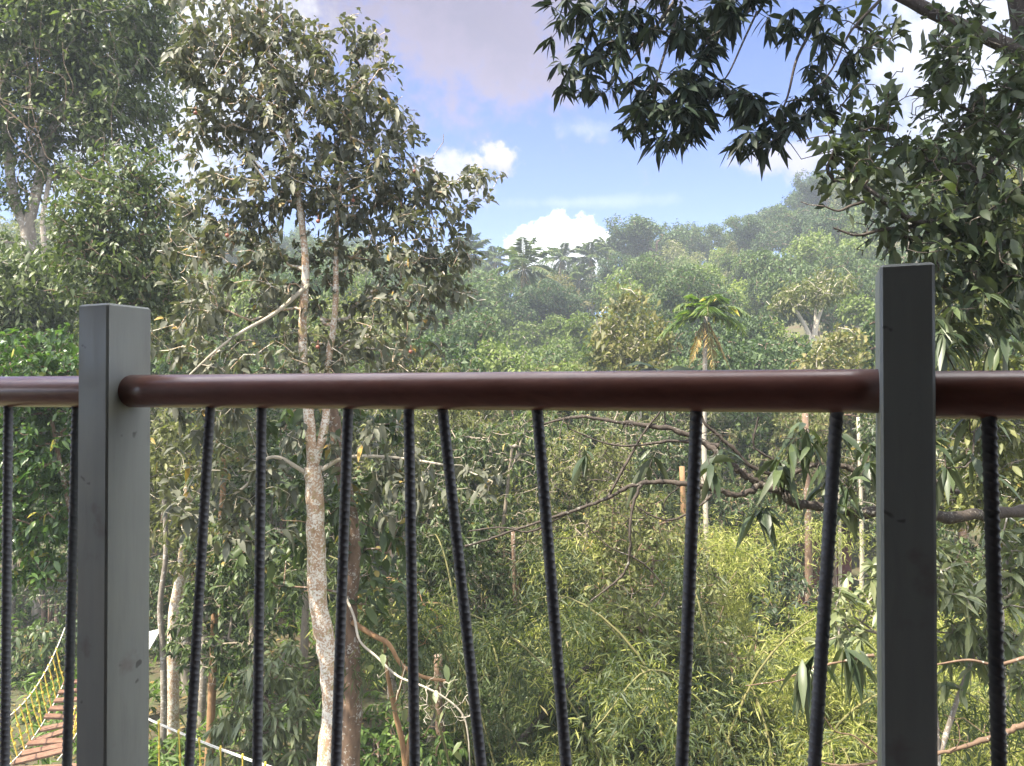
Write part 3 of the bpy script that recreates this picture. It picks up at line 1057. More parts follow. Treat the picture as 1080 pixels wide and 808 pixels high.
# the rest of its crown, above the picture, which shades what hangs below
UB = [(np.array((3.6, 5.4, EZ + 4.4)), np.array((1.9, 1.6, .8)), 1), (np.array((1.5, 5.0, EZ + 4.6)), np.array((1.8, 1.5, .7)), 1), (np.array((2.6, 4.6, EZ + 5.6)), np.array((2.6, 1.9, .9)), 1.2)]
sk = Skel()
sk.line(PL((1075, -60, 5.4), (990, -160, 5.3), (880, -260, 5.1)), .11, .05)
tips = in_blobs(UB, 620, rng)
dirs = sk.grow(tips, rng, .006, .12, .2, .15, .6)
sk.thicken(.006)
cr = Crown()
spray(cr, tips, dirs, 'alternate', rng, 13, .17, .07, False, .35, .4, .05)
local(link('upper_crown', cr.mesh('upper_crown'), MT, (G_BROAD,)), MT)
local(link('upper_branches', sk.mesh('upper_branches', rng), MT, (B_DARK,)), MT)
# branches over the sky with hanging whorls of narrow leaves, their shade put into the dark green
OV = [
    (PL((760, -48, 5.5), (720, -10, 5.5), (690, 30, 5.5), (660, 70, 5.5)), .02, [B(600, 18, 5.6, 32, 22, .3), B(640, 30, 5.6, 50, 30, .35), B(700, 30, 5.5, 55, 34, .4), B(650, 75, 5.6, 60, 30, .35), B(615, 75, 5.6, 36, 22, .3), B(700, 90, 5.5, 40, 30, .3), B(660, 10, 5.5, 80, 20, .4)], 100),
    (PL((720, 0, 5.45), (700, 60, 5.4), (690, 100, 5.4), (690, 130, 5.4)), .012, [B(700, 128, 5.4, 42, 22, .25), B(672, 122, 5.4, 24, 14, .2), B(725, 110, 5.4, 26, 20, .2)], 48),
    (PL((830, -44, 5.4), (800, 0, 5.4), (778, 20, 5.4), (745, 40, 5.4)), .014, [B(745, 25, 5.4, 40, 26, .3), B(790, 18, 5.4, 34, 18, .25), B(745, 75, 5.4, 24, 24, .2)], 46),
    (PL((880, -34, 5.3), (862, 20, 5.25), (842, 60, 5.2), (832, 100, 5.2), (820, 128, 5.2)), .014, [B(800, 135, 5.2, 28, 26, .22), B(832, 125, 5.2, 30, 20, .22), B(790, 105, 5.2, 16, 14, .15), B(860, 105, 5.2, 22, 22, .2)], 40),
    (PL((800, 10, 5.35), (786, 40, 5.3), (770, 75, 5.3), (758, 90, 5.3)), .008, [B(770, 92, 5.3, 20, 16, .15)], 7),
    (PL((940, -12, 5.2), (900, 30, 5.1), (880, 70, 5.05), (860, 95, 5.0)), .01, [B(880, 60, 5.1, 26, 30, .2), B(850, 15, 5.1, 26, 16, .2)], 16),
]
for pts, r0, bl, nc in OV:
    sk = Skel()
    sk.line(pts, r0, .005)
    tips = in_blobs(bl, nc, rng)
    dirs = sk.grow(tips, rng, .003, .12, .1)
    cr = Crown()
    spray(cr, tips, dirs + np.array((0, 0, -.12)), 'whorl', rng, 11, .118, .032, True, .12, .3)
    sk.thicken(.003)
    br = local(link('hanging_branch', sk.mesh('hanging_branch', rng), MT, (B_DARK,)), MT)
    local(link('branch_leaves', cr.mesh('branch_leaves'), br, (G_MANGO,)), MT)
# low gnarled limb
LIMB = [
    (PL((1190, 560, 5.8), (1130, 545, 5.4), (1080, 540, 5.1), (1000, 545, 4.9), (921, 541, 4.8), (870, 536, 4.8), (839, 530, 4.8), (822, 518, 4.8), (801, 511, 4.8), (785, 500, 4.8), (768, 487, 4.8), (742, 467, 4.85), (702, 451, 4.9), (655, 446, 4.95), (610, 440, 5.0), (560, 450, 5.1)), .046, .009),
    (PL((801, 511, 4.8), (780, 522, 4.75), (755, 516, 4.75), (720, 510, 4.75), (694, 508, 4.8), (667, 512, 4.8), (640, 526, 4.85), (600, 540, 4.9), (560, 553, 4.9), (520, 567, 5), (490, 576, 5)), .022, .007),
    (PL((1010, 520, 5.1), (960, 500, 5.0), (921, 506, 4.9), (890, 492, 4.9), (855, 491, 4.9), (828, 502, 4.9), (795, 494, 4.9), (774, 474, 4.9), (758, 460, 4.9), (740, 440, 4.9), (730, 400, 5)), .022, .008),
    (PL((677, 509, 4.8), (668, 530, 4.75), (664, 560, 4.7), (664, 582, 4.7), (658, 604, 4.7), (640, 620, 4.7), (622, 634, 4.7)), .011, .005),
    (PL((664, 585, 4.7), (685, 600, 4.7), (700, 622, 4.7), (690, 640, 4.7)), .007, .004),
    (PL((664, 586, 4.7), (640, 575, 4.7), (615, 550, 4.7)), .006, .003),
    (PL((758, 470, 4.85), (710, 465, 4.9), (670, 470, 4.9), (640, 468, 4.9), (600, 452, 4.9)), .012, .004),
    (PL((755, 517, 4.75), (735, 535, 4.7), (710, 548, 4.7), (690, 545, 4.7), (670, 533, 4.7)), .009, .004),
    (PL((640, 526, 4.85), (665, 480, 4.9), (680, 455, 4.9), (700, 430, 4.9)), .010, .005),
    (PL((828, 502, 4.9), (815, 485, 4.85), (795, 470, 4.85), (800, 440, 4.85)), .010, .005),
    (PL((720, 510, 4.75), (700, 530, 4.7), (705, 560, 4.7)), .006, .003),
    (PL((600, 540, 4.9), (560, 560, 4.9), (530, 556, 4.9), (495, 560, 4.95)), .008, .004),
]
sk = Skel()
for pts, r0, r1 in LIMB:
    sk.line(pts, r0, r1, 6, None, .22)
tips = in_blobs([B(700, 470, 4.9, 110, 30, .3), B(630, 520, 4.9, 70, 40, .3), B(690, 610, 4.7, 40, 30, .2), B(560, 560, 4.9, 50, 16, .2), B(850, 470, 4.8, 60, 30, .3), B(600, 450, 5, 80, 20, .3)], 120, rng)
sk.grow(tips, rng, .003, .22, 0)
tips = in_blobs([B(760, 480, 4.7, 30, 20, .2, 500), B(840, 470, 4.7, 45, 30, .25, 1400), B(890, 470, 4.7, 40, 40, .25, 1400), B(880, 520, 4.7, 40, 20, .25, 500), B(690, 480, 4.8, 16, 14, .15, 300), B(612, 470, 4.8, 12, 16, .1, 120),
                 B(800, 545, 4.7, 30, 14, .2, 300), B(1000, 470, 4.8, 60, 50, .3, 900), B(1060, 440, 4.8, 40, 60, .3, 900), B(1030, 345, 4.6, 50, 40, .25, 2600), B(985, 340, 4.6, 20, 40, .2, 1200)], 52, rng)
dirs = sk.grow(tips, rng, .0025, .15, 0)
sk.thicken(.0025)
lb = local(link('low_limb', sk.mesh('low_limb', rng), MT, (B_DARK,)), MT)
cr = Crown()
spray(cr, tips, dirs + np.array((0, -.1, -.2)), 'whorl', rng, 7, .15, .042, True, .15, .6)
local(link('limb_leaves', cr.mesh('limb_leaves'), lb, (G_BROAD,)), MT)
# white bare branch lower right
sk = Skel()
sk.line(PL((1120, 740, 4.5), (1080, 762, 4.5), (1050, 772, 4.5), (1010, 787, 4.5), (975, 795, 4.5), (930, 800, 4.5), (890, 806, 4.5), (860, 800, 4.5)), .018, .006, 6, None, .3)
sk.line(PL((930, 800, 4.5), (900, 775, 4.5), (880, 770, 4.5), (868, 755, 4.5)), .006, .003)
sk.line(PL((1130, 690, 4.4), (1090, 690, 4.4), (1050, 700, 4.4), (1020, 695, 4.4), (985, 700, 4.4)), .014, .005)
sk.line(PL((920, 690, 4.3), (880, 698, 4.3), (850, 705, 4.3), (825, 716, 4.3), (785, 722, 4.3)), .008, .003, 6, None, .4)
tips = in_blobs([B(900, 785, 4.5, 40, 16, .2), B(1030, 770, 4.5, 50, 20, .2)], 24, rng)
sk.grow(tips, rng, .002, .2, 0)
sk.thicken(.002)
local(link('lower_branch', sk.mesh('lower_branch', rng), MT, (B_BROWN,)), MT)
cr = Crown()
tp = np.array(PL((846, 700, 4.25), (852, 706, 4.25), (858, 690, 4.25), (905, 690, 4.3), (890, 684, 4.3)))
spray(cr, tp, np.tile(np.array((0., -.3, -.6)), (len(tp), 1)), 'whorl', rng, 6, .16, .045, True, .1, .7)
local(link('lower_leaves', cr.mesh('lower_leaves'), MT, (G_BROAD,)), MT)

tree('whorled_shrub_tree', 'pale whorl-leaved small tree either side of the right railing post, near the bottom', 'tree',
     [([G(985, 8), *PL((985, 800, 8), (978, 700, 8), (985, 640, 8), (990, 580, 8))], .05, .02),
      (PL((990, 790, 8), (1010, 730, 8), (1030, 680, 8), (1050, 640, 8)), .03, .012),
      (PL((978, 720, 8), (940, 680, 8), (900, 650, 8)), .02, .01)],
     [B(1000, 620, 8, 45, 50, .6), B(1050, 640, 8, 40, 60, .6), B(1030, 700, 8, 50, 30, .5), B(900, 640, 8, 36, 40, .5, 1100), B(960, 600, 8, 40, 40, .5), B(890, 690, 8, 30, 20, .4, 500), B(1070, 570, 8, 30, 40, .5)],
     210, 11, .16, .048, G_PALE, B_GREY, 91, style='whorl', twig=.2, droop=.4)
tree('back_right_tree', 'dense olive tree behind the overhanging leaves right of the right post', 'tree',
     [([G(1050, 10), *PL((1050, 700, 10), (1045, 500, 10), (1040, 300, 10))], .12, .04)],
     [B(1030, 300, 10, 60, 60, .8), B(1060, 420, 10, 50, 60, .8), B(1000, 400, 10, 45, 50, .8), B(1010, 500, 10, 60, 50, .8), B(1070, 520, 10, 45, 60, .8), B(1040, 220, 10, 50, 50, .7), B(1085, 250, 10, 40, 80, .7)],
     750, 12, .115, .052, G_OLIVE, B_GREY, 95, twig=.33, droop=.4)

# ------------------------------------------------------------------ dark lower trees behind the bars (d 13 to 24), each its own
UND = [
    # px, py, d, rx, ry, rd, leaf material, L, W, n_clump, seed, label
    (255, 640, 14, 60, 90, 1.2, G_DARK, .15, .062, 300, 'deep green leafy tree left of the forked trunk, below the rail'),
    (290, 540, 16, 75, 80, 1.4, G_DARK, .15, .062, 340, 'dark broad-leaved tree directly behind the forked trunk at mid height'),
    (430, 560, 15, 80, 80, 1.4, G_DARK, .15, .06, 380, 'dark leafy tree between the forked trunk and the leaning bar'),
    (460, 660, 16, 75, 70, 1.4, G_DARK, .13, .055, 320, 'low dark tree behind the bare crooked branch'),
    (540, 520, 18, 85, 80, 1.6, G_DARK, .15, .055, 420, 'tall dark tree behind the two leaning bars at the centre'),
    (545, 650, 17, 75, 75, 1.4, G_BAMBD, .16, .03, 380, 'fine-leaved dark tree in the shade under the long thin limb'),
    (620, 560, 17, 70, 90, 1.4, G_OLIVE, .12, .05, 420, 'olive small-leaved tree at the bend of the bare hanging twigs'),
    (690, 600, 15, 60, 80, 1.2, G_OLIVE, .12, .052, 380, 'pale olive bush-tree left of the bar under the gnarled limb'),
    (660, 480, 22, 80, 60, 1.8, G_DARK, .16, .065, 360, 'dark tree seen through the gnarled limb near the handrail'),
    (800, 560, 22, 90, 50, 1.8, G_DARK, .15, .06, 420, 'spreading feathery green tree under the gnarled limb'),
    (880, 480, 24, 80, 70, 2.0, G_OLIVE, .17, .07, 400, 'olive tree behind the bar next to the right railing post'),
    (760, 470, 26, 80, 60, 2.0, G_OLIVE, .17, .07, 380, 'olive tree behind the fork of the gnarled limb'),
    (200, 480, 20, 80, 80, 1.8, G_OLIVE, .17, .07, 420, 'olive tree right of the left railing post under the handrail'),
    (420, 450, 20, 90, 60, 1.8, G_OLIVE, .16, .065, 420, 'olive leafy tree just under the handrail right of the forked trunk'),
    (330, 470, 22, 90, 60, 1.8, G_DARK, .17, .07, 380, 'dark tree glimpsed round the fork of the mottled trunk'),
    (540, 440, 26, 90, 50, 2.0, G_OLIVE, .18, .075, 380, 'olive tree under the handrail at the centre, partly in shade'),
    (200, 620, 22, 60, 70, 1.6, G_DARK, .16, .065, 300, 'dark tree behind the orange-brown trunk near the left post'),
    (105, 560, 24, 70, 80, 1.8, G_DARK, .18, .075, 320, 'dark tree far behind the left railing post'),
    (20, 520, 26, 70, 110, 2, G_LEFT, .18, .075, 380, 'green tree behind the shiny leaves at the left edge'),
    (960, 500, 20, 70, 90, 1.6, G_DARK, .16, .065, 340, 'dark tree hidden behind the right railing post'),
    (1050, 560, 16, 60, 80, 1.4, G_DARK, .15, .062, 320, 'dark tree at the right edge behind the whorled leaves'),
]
for i, (px, py, d, rx, ry, rd, lf, L, Wd, nc, lab) in enumerate(UND):
    r2 = random.Random(i)
    g = G(px + r2.uniform(-12, 12), d)
    bl = [B(px, py, d, rx, ry, rd)]
    for _ in range(6):
        a = r2.uniform(0, 6.28)
        k = r2.uniform(.5, .95)
        bl.append(B(px + rx * k * math.cos(a), py + ry * k * math.sin(a), d + r2.uniform(-.5, .5) * rd, rx * r2.uniform(.35, .6), ry * r2.uniform(.3, .5), rd * .6))
    top = P(px, py - ry * .6, d)
    mid = g * .5 + top * .5 + np.array((r2.uniform(-.3, .3), 0, 0))
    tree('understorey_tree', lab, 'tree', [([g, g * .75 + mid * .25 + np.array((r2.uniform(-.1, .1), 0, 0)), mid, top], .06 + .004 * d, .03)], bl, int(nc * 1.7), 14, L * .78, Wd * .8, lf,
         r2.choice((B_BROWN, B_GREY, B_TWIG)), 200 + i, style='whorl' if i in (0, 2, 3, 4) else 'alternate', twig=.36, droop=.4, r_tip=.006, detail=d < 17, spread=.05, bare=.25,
         group='lower trees behind the bars')

# whorl-leaved shrub bottom left of the forked trunk
tree('leafy_shrub', 'rounded shrub with hanging pale leaf whorls at bottom left of the mottled trunk', 'shrub',
     [([G(285, 12.8), *PL((285, 800, 12.8), (285, 740, 12.8))], .05, .03)],
     [B(285, 740, 12.7, 45, 40, .6), B(300, 780, 12.7, 40, 40, .6), B(255, 780, 12.8, 35, 40, .6), B(290, 700, 12.8, 35, 25, .5)],
     210, 9, .17, .055, G_PALE, B_BROWN, 101, style='whorl', twig=.2, droop=.55)
tree('leafy_shrub', 'green shrub at the foot of the small orange-brown stems', 'shrub',
     [([G(400, 12.5), *PL((400, 820, 12.5), (400, 780, 12.5))], .04, .02)],
     [B(400, 780, 12.4, 50, 34, .6), B(450, 790, 12.4, 40, 26, .6), B(390, 820, 12.4, 60, 30, .6), B(500, 800, 12.4, 50, 26, .6)],
     170, 9, .15, .055, G_FERN, B_BROWN, 102, style='whorl', twig=.2, droop=.45)
tree('leafy_shrub', 'dark shrub beside the stepping planks of the rope bridge', 'shrub',
     [([G(50, 21), *PL((50, 700, 21), (50, 670, 21))], .05, .03)],
     [B(45, 680, 21, 40, 22, 1.0), B(75, 670, 21, 34, 26, 1.0), B(15, 690, 21, 30, 26, .9)],
     150, 9, .18, .07, G_DARK, B_BROWN, 103, style='whorl', twig=.25, droop=.5)
tree('leafy_shrub', 'small-leaved bright shrub beside the bar below the gnarled limb', 'shrub',
     [([G(680, 11.5), *PL((680, 800, 11.5), (680, 690, 11.5))], .05, .03)],
     [B(690, 680, 11.4, 60, 36, .6), B(650, 660, 11.5, 40, 40, .6), B(740, 690, 11.4, 30, 40, .5)],
     240, 10, .10, .05, G_OLIVE, B_BROWN, 104, twig=.22, droop=.35)

for i, (px, py, d, rx, ry, lf, L_, W_, lab) in enumerate((
    (770, 700, 12.6, 46, 40, G_OLIVE, .10, .05, 'olive bush among the bamboo right of the bar under the gnarled limb'),
    (835, 640, 15, 40, 34, G_BROAD, .14, .055, 'dark green bush among the bamboo left of the last bar before the right post'),
    (650, 640, 14, 50, 44, G_OLIVE, .11, .05, 'olive bush under the hanging bare twigs of the gnarled limb'),
    (590, 730, 12.4, 44, 40, G_DARK, .13, .055, 'dark bush in the shade beside the longer leaning bar'),
    (790, 770, 10.8, 44, 30, G_OLIVE, .10, .045, 'olive-green bush at the bottom between the last two bars before the right post'),
    (700, 775, 11, 50, 34, G_BROAD, .13, .055, 'dark green bush at the bottom left of the bar under the gnarled limb'),
    (880, 760, 11.5, 36, 40, G_OLIVE, .11, .05, 'olive bush at the foot of the bare grey lower branch'),
    (530, 760, 13, 44, 44, G_DARK, .13, .055, 'dark bush between the two leaning bars at the bottom'),
    (740, 590, 19, 44, 36, G_OLIVE, .13, .06, 'olive bush at the back of the bamboo thicket beside the pale trunk'),
    (800, 600, 19.5, 50, 30, G_DARK, .14, .06, 'dark bush at the back of the bamboo thicket by the broken trunk'),
)):
    tree('leafy_shrub', lab, 'shrub', [([G(px, d), *PL((px + 3, py + ry, d), (px, py, d))], .04, .015)],
         [B(px, py, d, rx, ry, .6), B(px - rx * .6, py + ry * .5, d, rx * .6, ry * .5, .5), B(px + rx * .6, py + ry * .4, d, rx * .6, ry * .6, .5), B(px, py + ry, d, rx, ry * .7, .6)],
         150, 11, L_, W_, lf, B_BROWN, 700 + i, twig=.24, droop=.4, style='alternate' if i % 2 else 'whorl', bare=.2)

# fallen dark limb in the thicket
mb = MB()
mb.tube(smoothline(PL((540, 790, 12), (580, 745, 11.8), (610, 712, 11.6), (640, 685, 11.5), (662, 676, 11.5)), 5), np.linspace(.06, .035, 21), 8, True)
o = mb.build('fallen_limb', (B_DARK,), None, True)
tag(o, 'dark fallen limb slanting up through the bamboo right of the leaning bars', 'branch')


# ------------------------------------------------------------------ bamboo
def bamboo(seed, H, n_culm, leafm, n_spray, lean):
    rng = np.random.default_rng(seed)
    root = thing('bamboo_clump', 'yellow-green bamboo clump', 'bamboo')
    cr = Crown()
    P_, D_ = [], []
    for k in range(n_culm):
        a = rng.uniform(0, 6.28)
        b0 = np.array((rng.normal(0, .25), rng.normal(0, .25), 0))
        out = np.array((math.cos(a), math.sin(a), 0)) * rng.uniform(.4, 1.0) * lean
        h = H * rng.uniform(.6, 1.05)
        pts = [b0, b0 + out * .12 * h + np.array((0, 0, .35 * h)), b0 + out * .4 * h + np.array((0, 0, .75 * h)), b0 + out * .8 * h + np.array((0, 0, h * .92)), b0 + out * 1.15 * h + np.array((0, 0, h * .85))]
        q = smoothline(pts, 5)
        mb = MB()
        mb.tube(q, np.linspace(.018, .004, len(q)), 5, False)
        mb.build('culm', (B_CULM,), root, True)
        for j in range(n_spray):
            t = rng.uniform(.25, 1) ** .7
            x = t * (len(q) - 1)
            i0 = min(int(x), len(q) - 2)
            c = q[i0] + (q[i0 + 1] - q[i0]) * (x - i0)
            dd = unit(rng.standard_normal(3) * np.array((1, 1, .7)) + out * .5)
            P_.append(c + dd * rng.uniform(.1, .55) + np.array((0, 0, -rng.uniform(0, .25))))
            D_.append(dd + np.array((0, 0, -.15)))
    spray(cr, np.array(P_), np.array(D_), 'alternate', rng, 14, .088, .0125, False, .2, .22, .05, .1)
    link('foliage', cr.mesh('foliage'), root, (leafm,))
    return root


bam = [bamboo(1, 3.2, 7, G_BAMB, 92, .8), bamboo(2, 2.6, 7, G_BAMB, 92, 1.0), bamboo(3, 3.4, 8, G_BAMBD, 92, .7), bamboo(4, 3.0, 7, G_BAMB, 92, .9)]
BSP = []
rb = random.Random(77)
for d, px0, px1, st in ((13.0, 590, 960, 52), (14.8, 560, 960, 48), (16.8, 640, 980, 44), (19, 610, 770, 42), (12.0, 940, 1120, 56), (10.2, 600, 930, 74), (10.5, 950, 1090, 70)):
    px = px0
    while px < px1:
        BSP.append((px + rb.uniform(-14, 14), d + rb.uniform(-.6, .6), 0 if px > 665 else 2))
        px += st
BSP += [(520, 14.5, 2), (490, 15.5, 2), (560, 13, 2), (530, 12.3, 2), (575, 16, 2), (600, 18, 2)]
ROWN = lambda d: 'at the very front' if d < 11.6 else 'in the front row' if d < 14 else 'amid the thicket' if d < 18 else 'at the thicket back'
COLN = lambda px: 'left of the long leaning bars' if px < 560 else 'behind the leaning bar at the centre' if px < 610 else 'left of the bar under the gnarled limb' if px < 700 else 'right of the bar under the gnarled limb' if px < 780 else 'left of the last bar' if px < 860 else 'between the last bar and the right post' if px < 930 else 'right of the right post'
first = set()
for px, d, kind in BSP:
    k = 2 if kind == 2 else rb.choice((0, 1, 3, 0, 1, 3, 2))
    g = G(px, d)
    q_ = rb.choice((.62, .8, .95, 1.1, 1.3)) if px < 770 or d < 14 else rb.choice((.5, .62, .8))
    s_ = q_ * rb.uniform(.92, 1.08) * (1.0 + .012 * d)
    lab = {.5: 'stunted ', .62: 'low ', .8: 'shortish ', .95: 'middling ', 1.1: 'tall ', 1.3: 'tallest '}[q_] + ('dark' if k == 2 else 'arching yellow-green' if k == 1 else 'yellow-green') + ' bamboo ' + ROWN(d) + ', ' + COLN(px)
    if k not in first:
        first.add(k)
        o = bam[k]
        o.location = tuple(map(float, g))
        o.scale = (s_, s_, s_)
        o['label'] = lab
    else:
        o = dup(bam[k], g, rb.uniform(0, 6.28), (s_, s_, s_ * rb.uniform(.9, 1.1)), lab)
    o['group'] = 'bamboo clumps of the thicket'

# ------------------------------------------------------------------ rope bridges, stakes, board, huts
rbg = thing('rope_bridge', 'rope bridge of brown planks with yellow rope sides at the lower left', 'rope bridge', G(40, 15, .6))
A0, A1 = P(40, 800, 13.2), P(92, 708, 18.0)
dirv = unit(A1 - A0)
rz = math.atan2(dirv[1], dirv[0]) - math.pi / 2
sidev = np.array((math.cos(rz), math.sin(rz), 0))
rp = random.Random(3)
mb = MB()
for k in range(4):
    mb.box(P(45, 806, 12.9) + np.array((0, -.16 * k, -.03)), (1.25, .14, .04), rz * .3, .004)
local(mb.build('platform', (M_PLANK,), rbg), rbg)
for k in range(10):
    t_ = (k + .6) / 10.5
    c = A0 + (A1 - A0) * t_ + np.array((0, 0, -.35 * 4 * t_ * (1 - t_) * .6))
    mb = MB()
    a = rp.uniform(-.2, .2)
    ca, sa = math.cos(a), math.sin(a)
    mb.box(c, (.78, .2, .045), rz + rp.uniform(-.08, .08), .006, ((ca, 0, sa), (0, 1, 0), (-sa, 0, ca)))
    local(mb.build('plank', (M_PLANK,), rbg), rbg)
for s_ in (-1, 1):
    off = sidev * .47 * s_
    top = [A0 + (A1 - A0) * t_ + off * 1.1 + np.array((0, 0, 0.74 - .26 * 4 * t_ * (1 - t_) + (.10 * t_ * t_))) for t_ in np.linspace(-.05, 1.1, 24)]
    low = [A0 + (A1 - A0) * t_ + off * .8 + np.array((0, 0, -.21 * 4 * t_ * (1 - t_))) for t_ in np.linspace(-.05, 1.05, 24)]
    for nm, ln in (('hand_rope', top), ('foot_rope', low)):
        mb = MB()
        mb.tube(ln, .011, 6)
        local(mb.build(nm, (M_ROPE,), rbg), rbg)
    for k in range(12):
        t_ = (k + .3) / 12.5
        p0 = A0 + (A1 - A0) * t_ + off * 1.1 + np.array((0, 0, 0.74 - .26 * 4 * t_ * (1 - t_) + (.10 * t_ * t_)))
        p1 = A0 + (A1 - A0) * t_ + off * .8 + np.array((rp.uniform(-.03, .03), rp.uniform(-.03, .03), -.21 * 4 * t_ * (1 - t_)))
        mb = MB()
        mb.tube([p0, (p0 + p1) / 2 + sidev * rp.uniform(-.02, .02), p1], .0125, 6)
        for tt in (0, .35, .68):
            c = p0 + (p1 - p0) * tt
            mb.tube([c + (0, 0, .035), c, c - (0, 0, .035)], [.014, .026, .014], 6)
        local(mb.build('hanger_rope', (M_YELLOW,), rbg), rbg)

rb2 = thing('rope_fence', 'white double rope with yellow uprights sloping down right of the left railing post', 'rope fence', G(240, 12, .5))
C0, C1 = P(120, 738, 12.8), P(372, 832, 10.6)
for dz, yy in ((0, 0), (-.085, .10)):
    ln = [C0 + (C1 - C0) * t_ + np.array((0, yy, dz - .10 * 4 * t_ * (1 - t_))) for t_ in np.linspace(0, 1, 20)]
    mb = MB()
    mb.tube(ln, .0085, 6)
    local(mb.build('hand_rope', (M_ROPE,), rb2), rb2)
for k in range(11):
    t_ = (k + .5) / 11
    p0 = C0 + (C1 - C0) * t_ + np.array((0, 0, -.10 * 4 * t_ * (1 - t_)))
    p1 = p0 + np.array((rp.uniform(-.03, .03), .05, -1.0))
    mb = MB()
    mb.tube([p0, (p0 + p1) / 2, p1], .0115, 6)
    for tt in (0, .4, .75):
        c = p0 + (p1 - p0) * tt
        mb.tube([c + (0, 0, .04), c, c - (0, 0, .04)], [.013, .027, .013], 6)
    local(mb.build('hanger_rope', (M_YELLOW,), rb2), rb2)
bd = thing('board', 'pale blank tilted board just right of the left railing post', 'board', G(162, 16))
mb = MB()
c = P(158, 675, 16)
ca, sa = math.cos(.9), math.sin(.9)
mb.box(c, (.46, .46, .03), -.5, .004, ((1, 0, .0), (0, ca, -sa), (.3, sa, ca)))
local(mb.build('panel', (M_BOARD,), bd), bd)
mb = MB()
g = G(155, 16.05)
mb.box(((g[0]), 16.12, (g[2] + c[2]) / 2 - .05), (.06, .06, c[2] - g[2]), 0, .004)
local(mb.build('stake', (B_BROWN,), bd), bd)

for k, (px, d, h_) in enumerate(((47, 26, 1.0), (54, 26.3, .85), (61, 26, .9), (40, 26.4, .8), (68, 26.5, .8))):
    g = G(px, d)
    mb = MB()
    mb.tube([g - (0, 0, .2), g + (0.02, 0, h_ * .5), g + (0, 0, h_)], [.075, .07, .065], 7, True, .06, np.random.default_rng(k))
    o = mb.build('wooden_stake', (B_BROWN,))
    tag(o, 'short dark wooden stake in the clearing beyond the rope bridge', 'stake', 'stakes in the clearing')

hut = thing('hut', 'dark red boarded hut glimpsed through the trees beside the bar near the right post', 'hut', G(866, 27))
g = G(866, 27)
mb = MB()
mb.box((g[0], g[1] + 1.2, 2.0), (2.2, 2.2, 5.2), 0, .02)
local(mb.build('wall', (M_RED,), hut), hut)
mb = MB()
mb.box((g[0], g[1] + 1.2, 4.72), (2.8, 2.8, .12), 0, .02, ((1, 0, .0), (0, 1, .0), (.25, 0, 1)))
local(mb.build('roof', (M_TIN,), hut), hut)

# slim pale poles/trunks standing in the valley
for k, (px, y0, y1, d, r, bk, lab) in enumerate((
    (849, 436, 640, 18, .085, B_BROWN, 'brown broken trunk standing left of the last bar before the right post'),
    (905, 440, 600, 22, .06, B_PALE, 'thin pale dead trunk close to the right post, below the handrail'),
    (882, 470, 600, 22, .05, B_PALE, 'thin pale dead trunk behind the last bar before the right post'),
    (741, 420, 560, 20, .07, B_PALE, 'thin pale trunk right beside the bar under the gnarled limb'),
    (719, 492, 570, 20, .085, B_ORANGE, 'short orange-brown trunk left of the bar under the gnarled limb'),
    (541, 560, 720, 16, .055, B_BROWN, 'slim brown trunk hanging in the shade between the two leaning bars'),
    (462, 690, 810, 12.5, .09, B_BROWN, 'dark stump in shadow under the bare crooked branch'),
    (784, 372, 430, 45, .12, B_PALE, 'short pale dead trunk on the slope above the handrail, right of the yellowing palm'),
)):
    g = G(px, d)
    t_ = P(px, y0, d)
    m_ = (g + t_) / 2 + np.array((.02 * d * .2, 0, 0))
    mb = MB()
    q = smoothline([g - (0, 0, .2), m_, t_], 6)
    mb.tube(q, np.linspace(r * 1.15, r * .8, len(q)), 8, True, .04, np.random.default_rng(k))
    o = mb.build('dead_trunk', (bk,), None, True)
    tag(o, lab, 'dead tree')

# two drooping long-leaved tufts showing just over the handrail
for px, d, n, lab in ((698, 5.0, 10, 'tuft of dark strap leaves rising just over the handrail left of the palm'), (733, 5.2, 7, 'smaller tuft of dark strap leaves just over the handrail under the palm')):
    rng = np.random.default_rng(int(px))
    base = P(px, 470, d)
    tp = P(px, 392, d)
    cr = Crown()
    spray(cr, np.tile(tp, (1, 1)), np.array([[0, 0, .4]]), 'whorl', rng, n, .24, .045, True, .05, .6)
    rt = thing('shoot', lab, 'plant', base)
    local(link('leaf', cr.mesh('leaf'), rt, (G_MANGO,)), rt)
    mb = MB()
    mb.tube([P(px + 4, 452, d), P(px + 2, 420, d), tp], .006, 5)
    local(mb.build('stem', (B_DARK,), rt), rt)


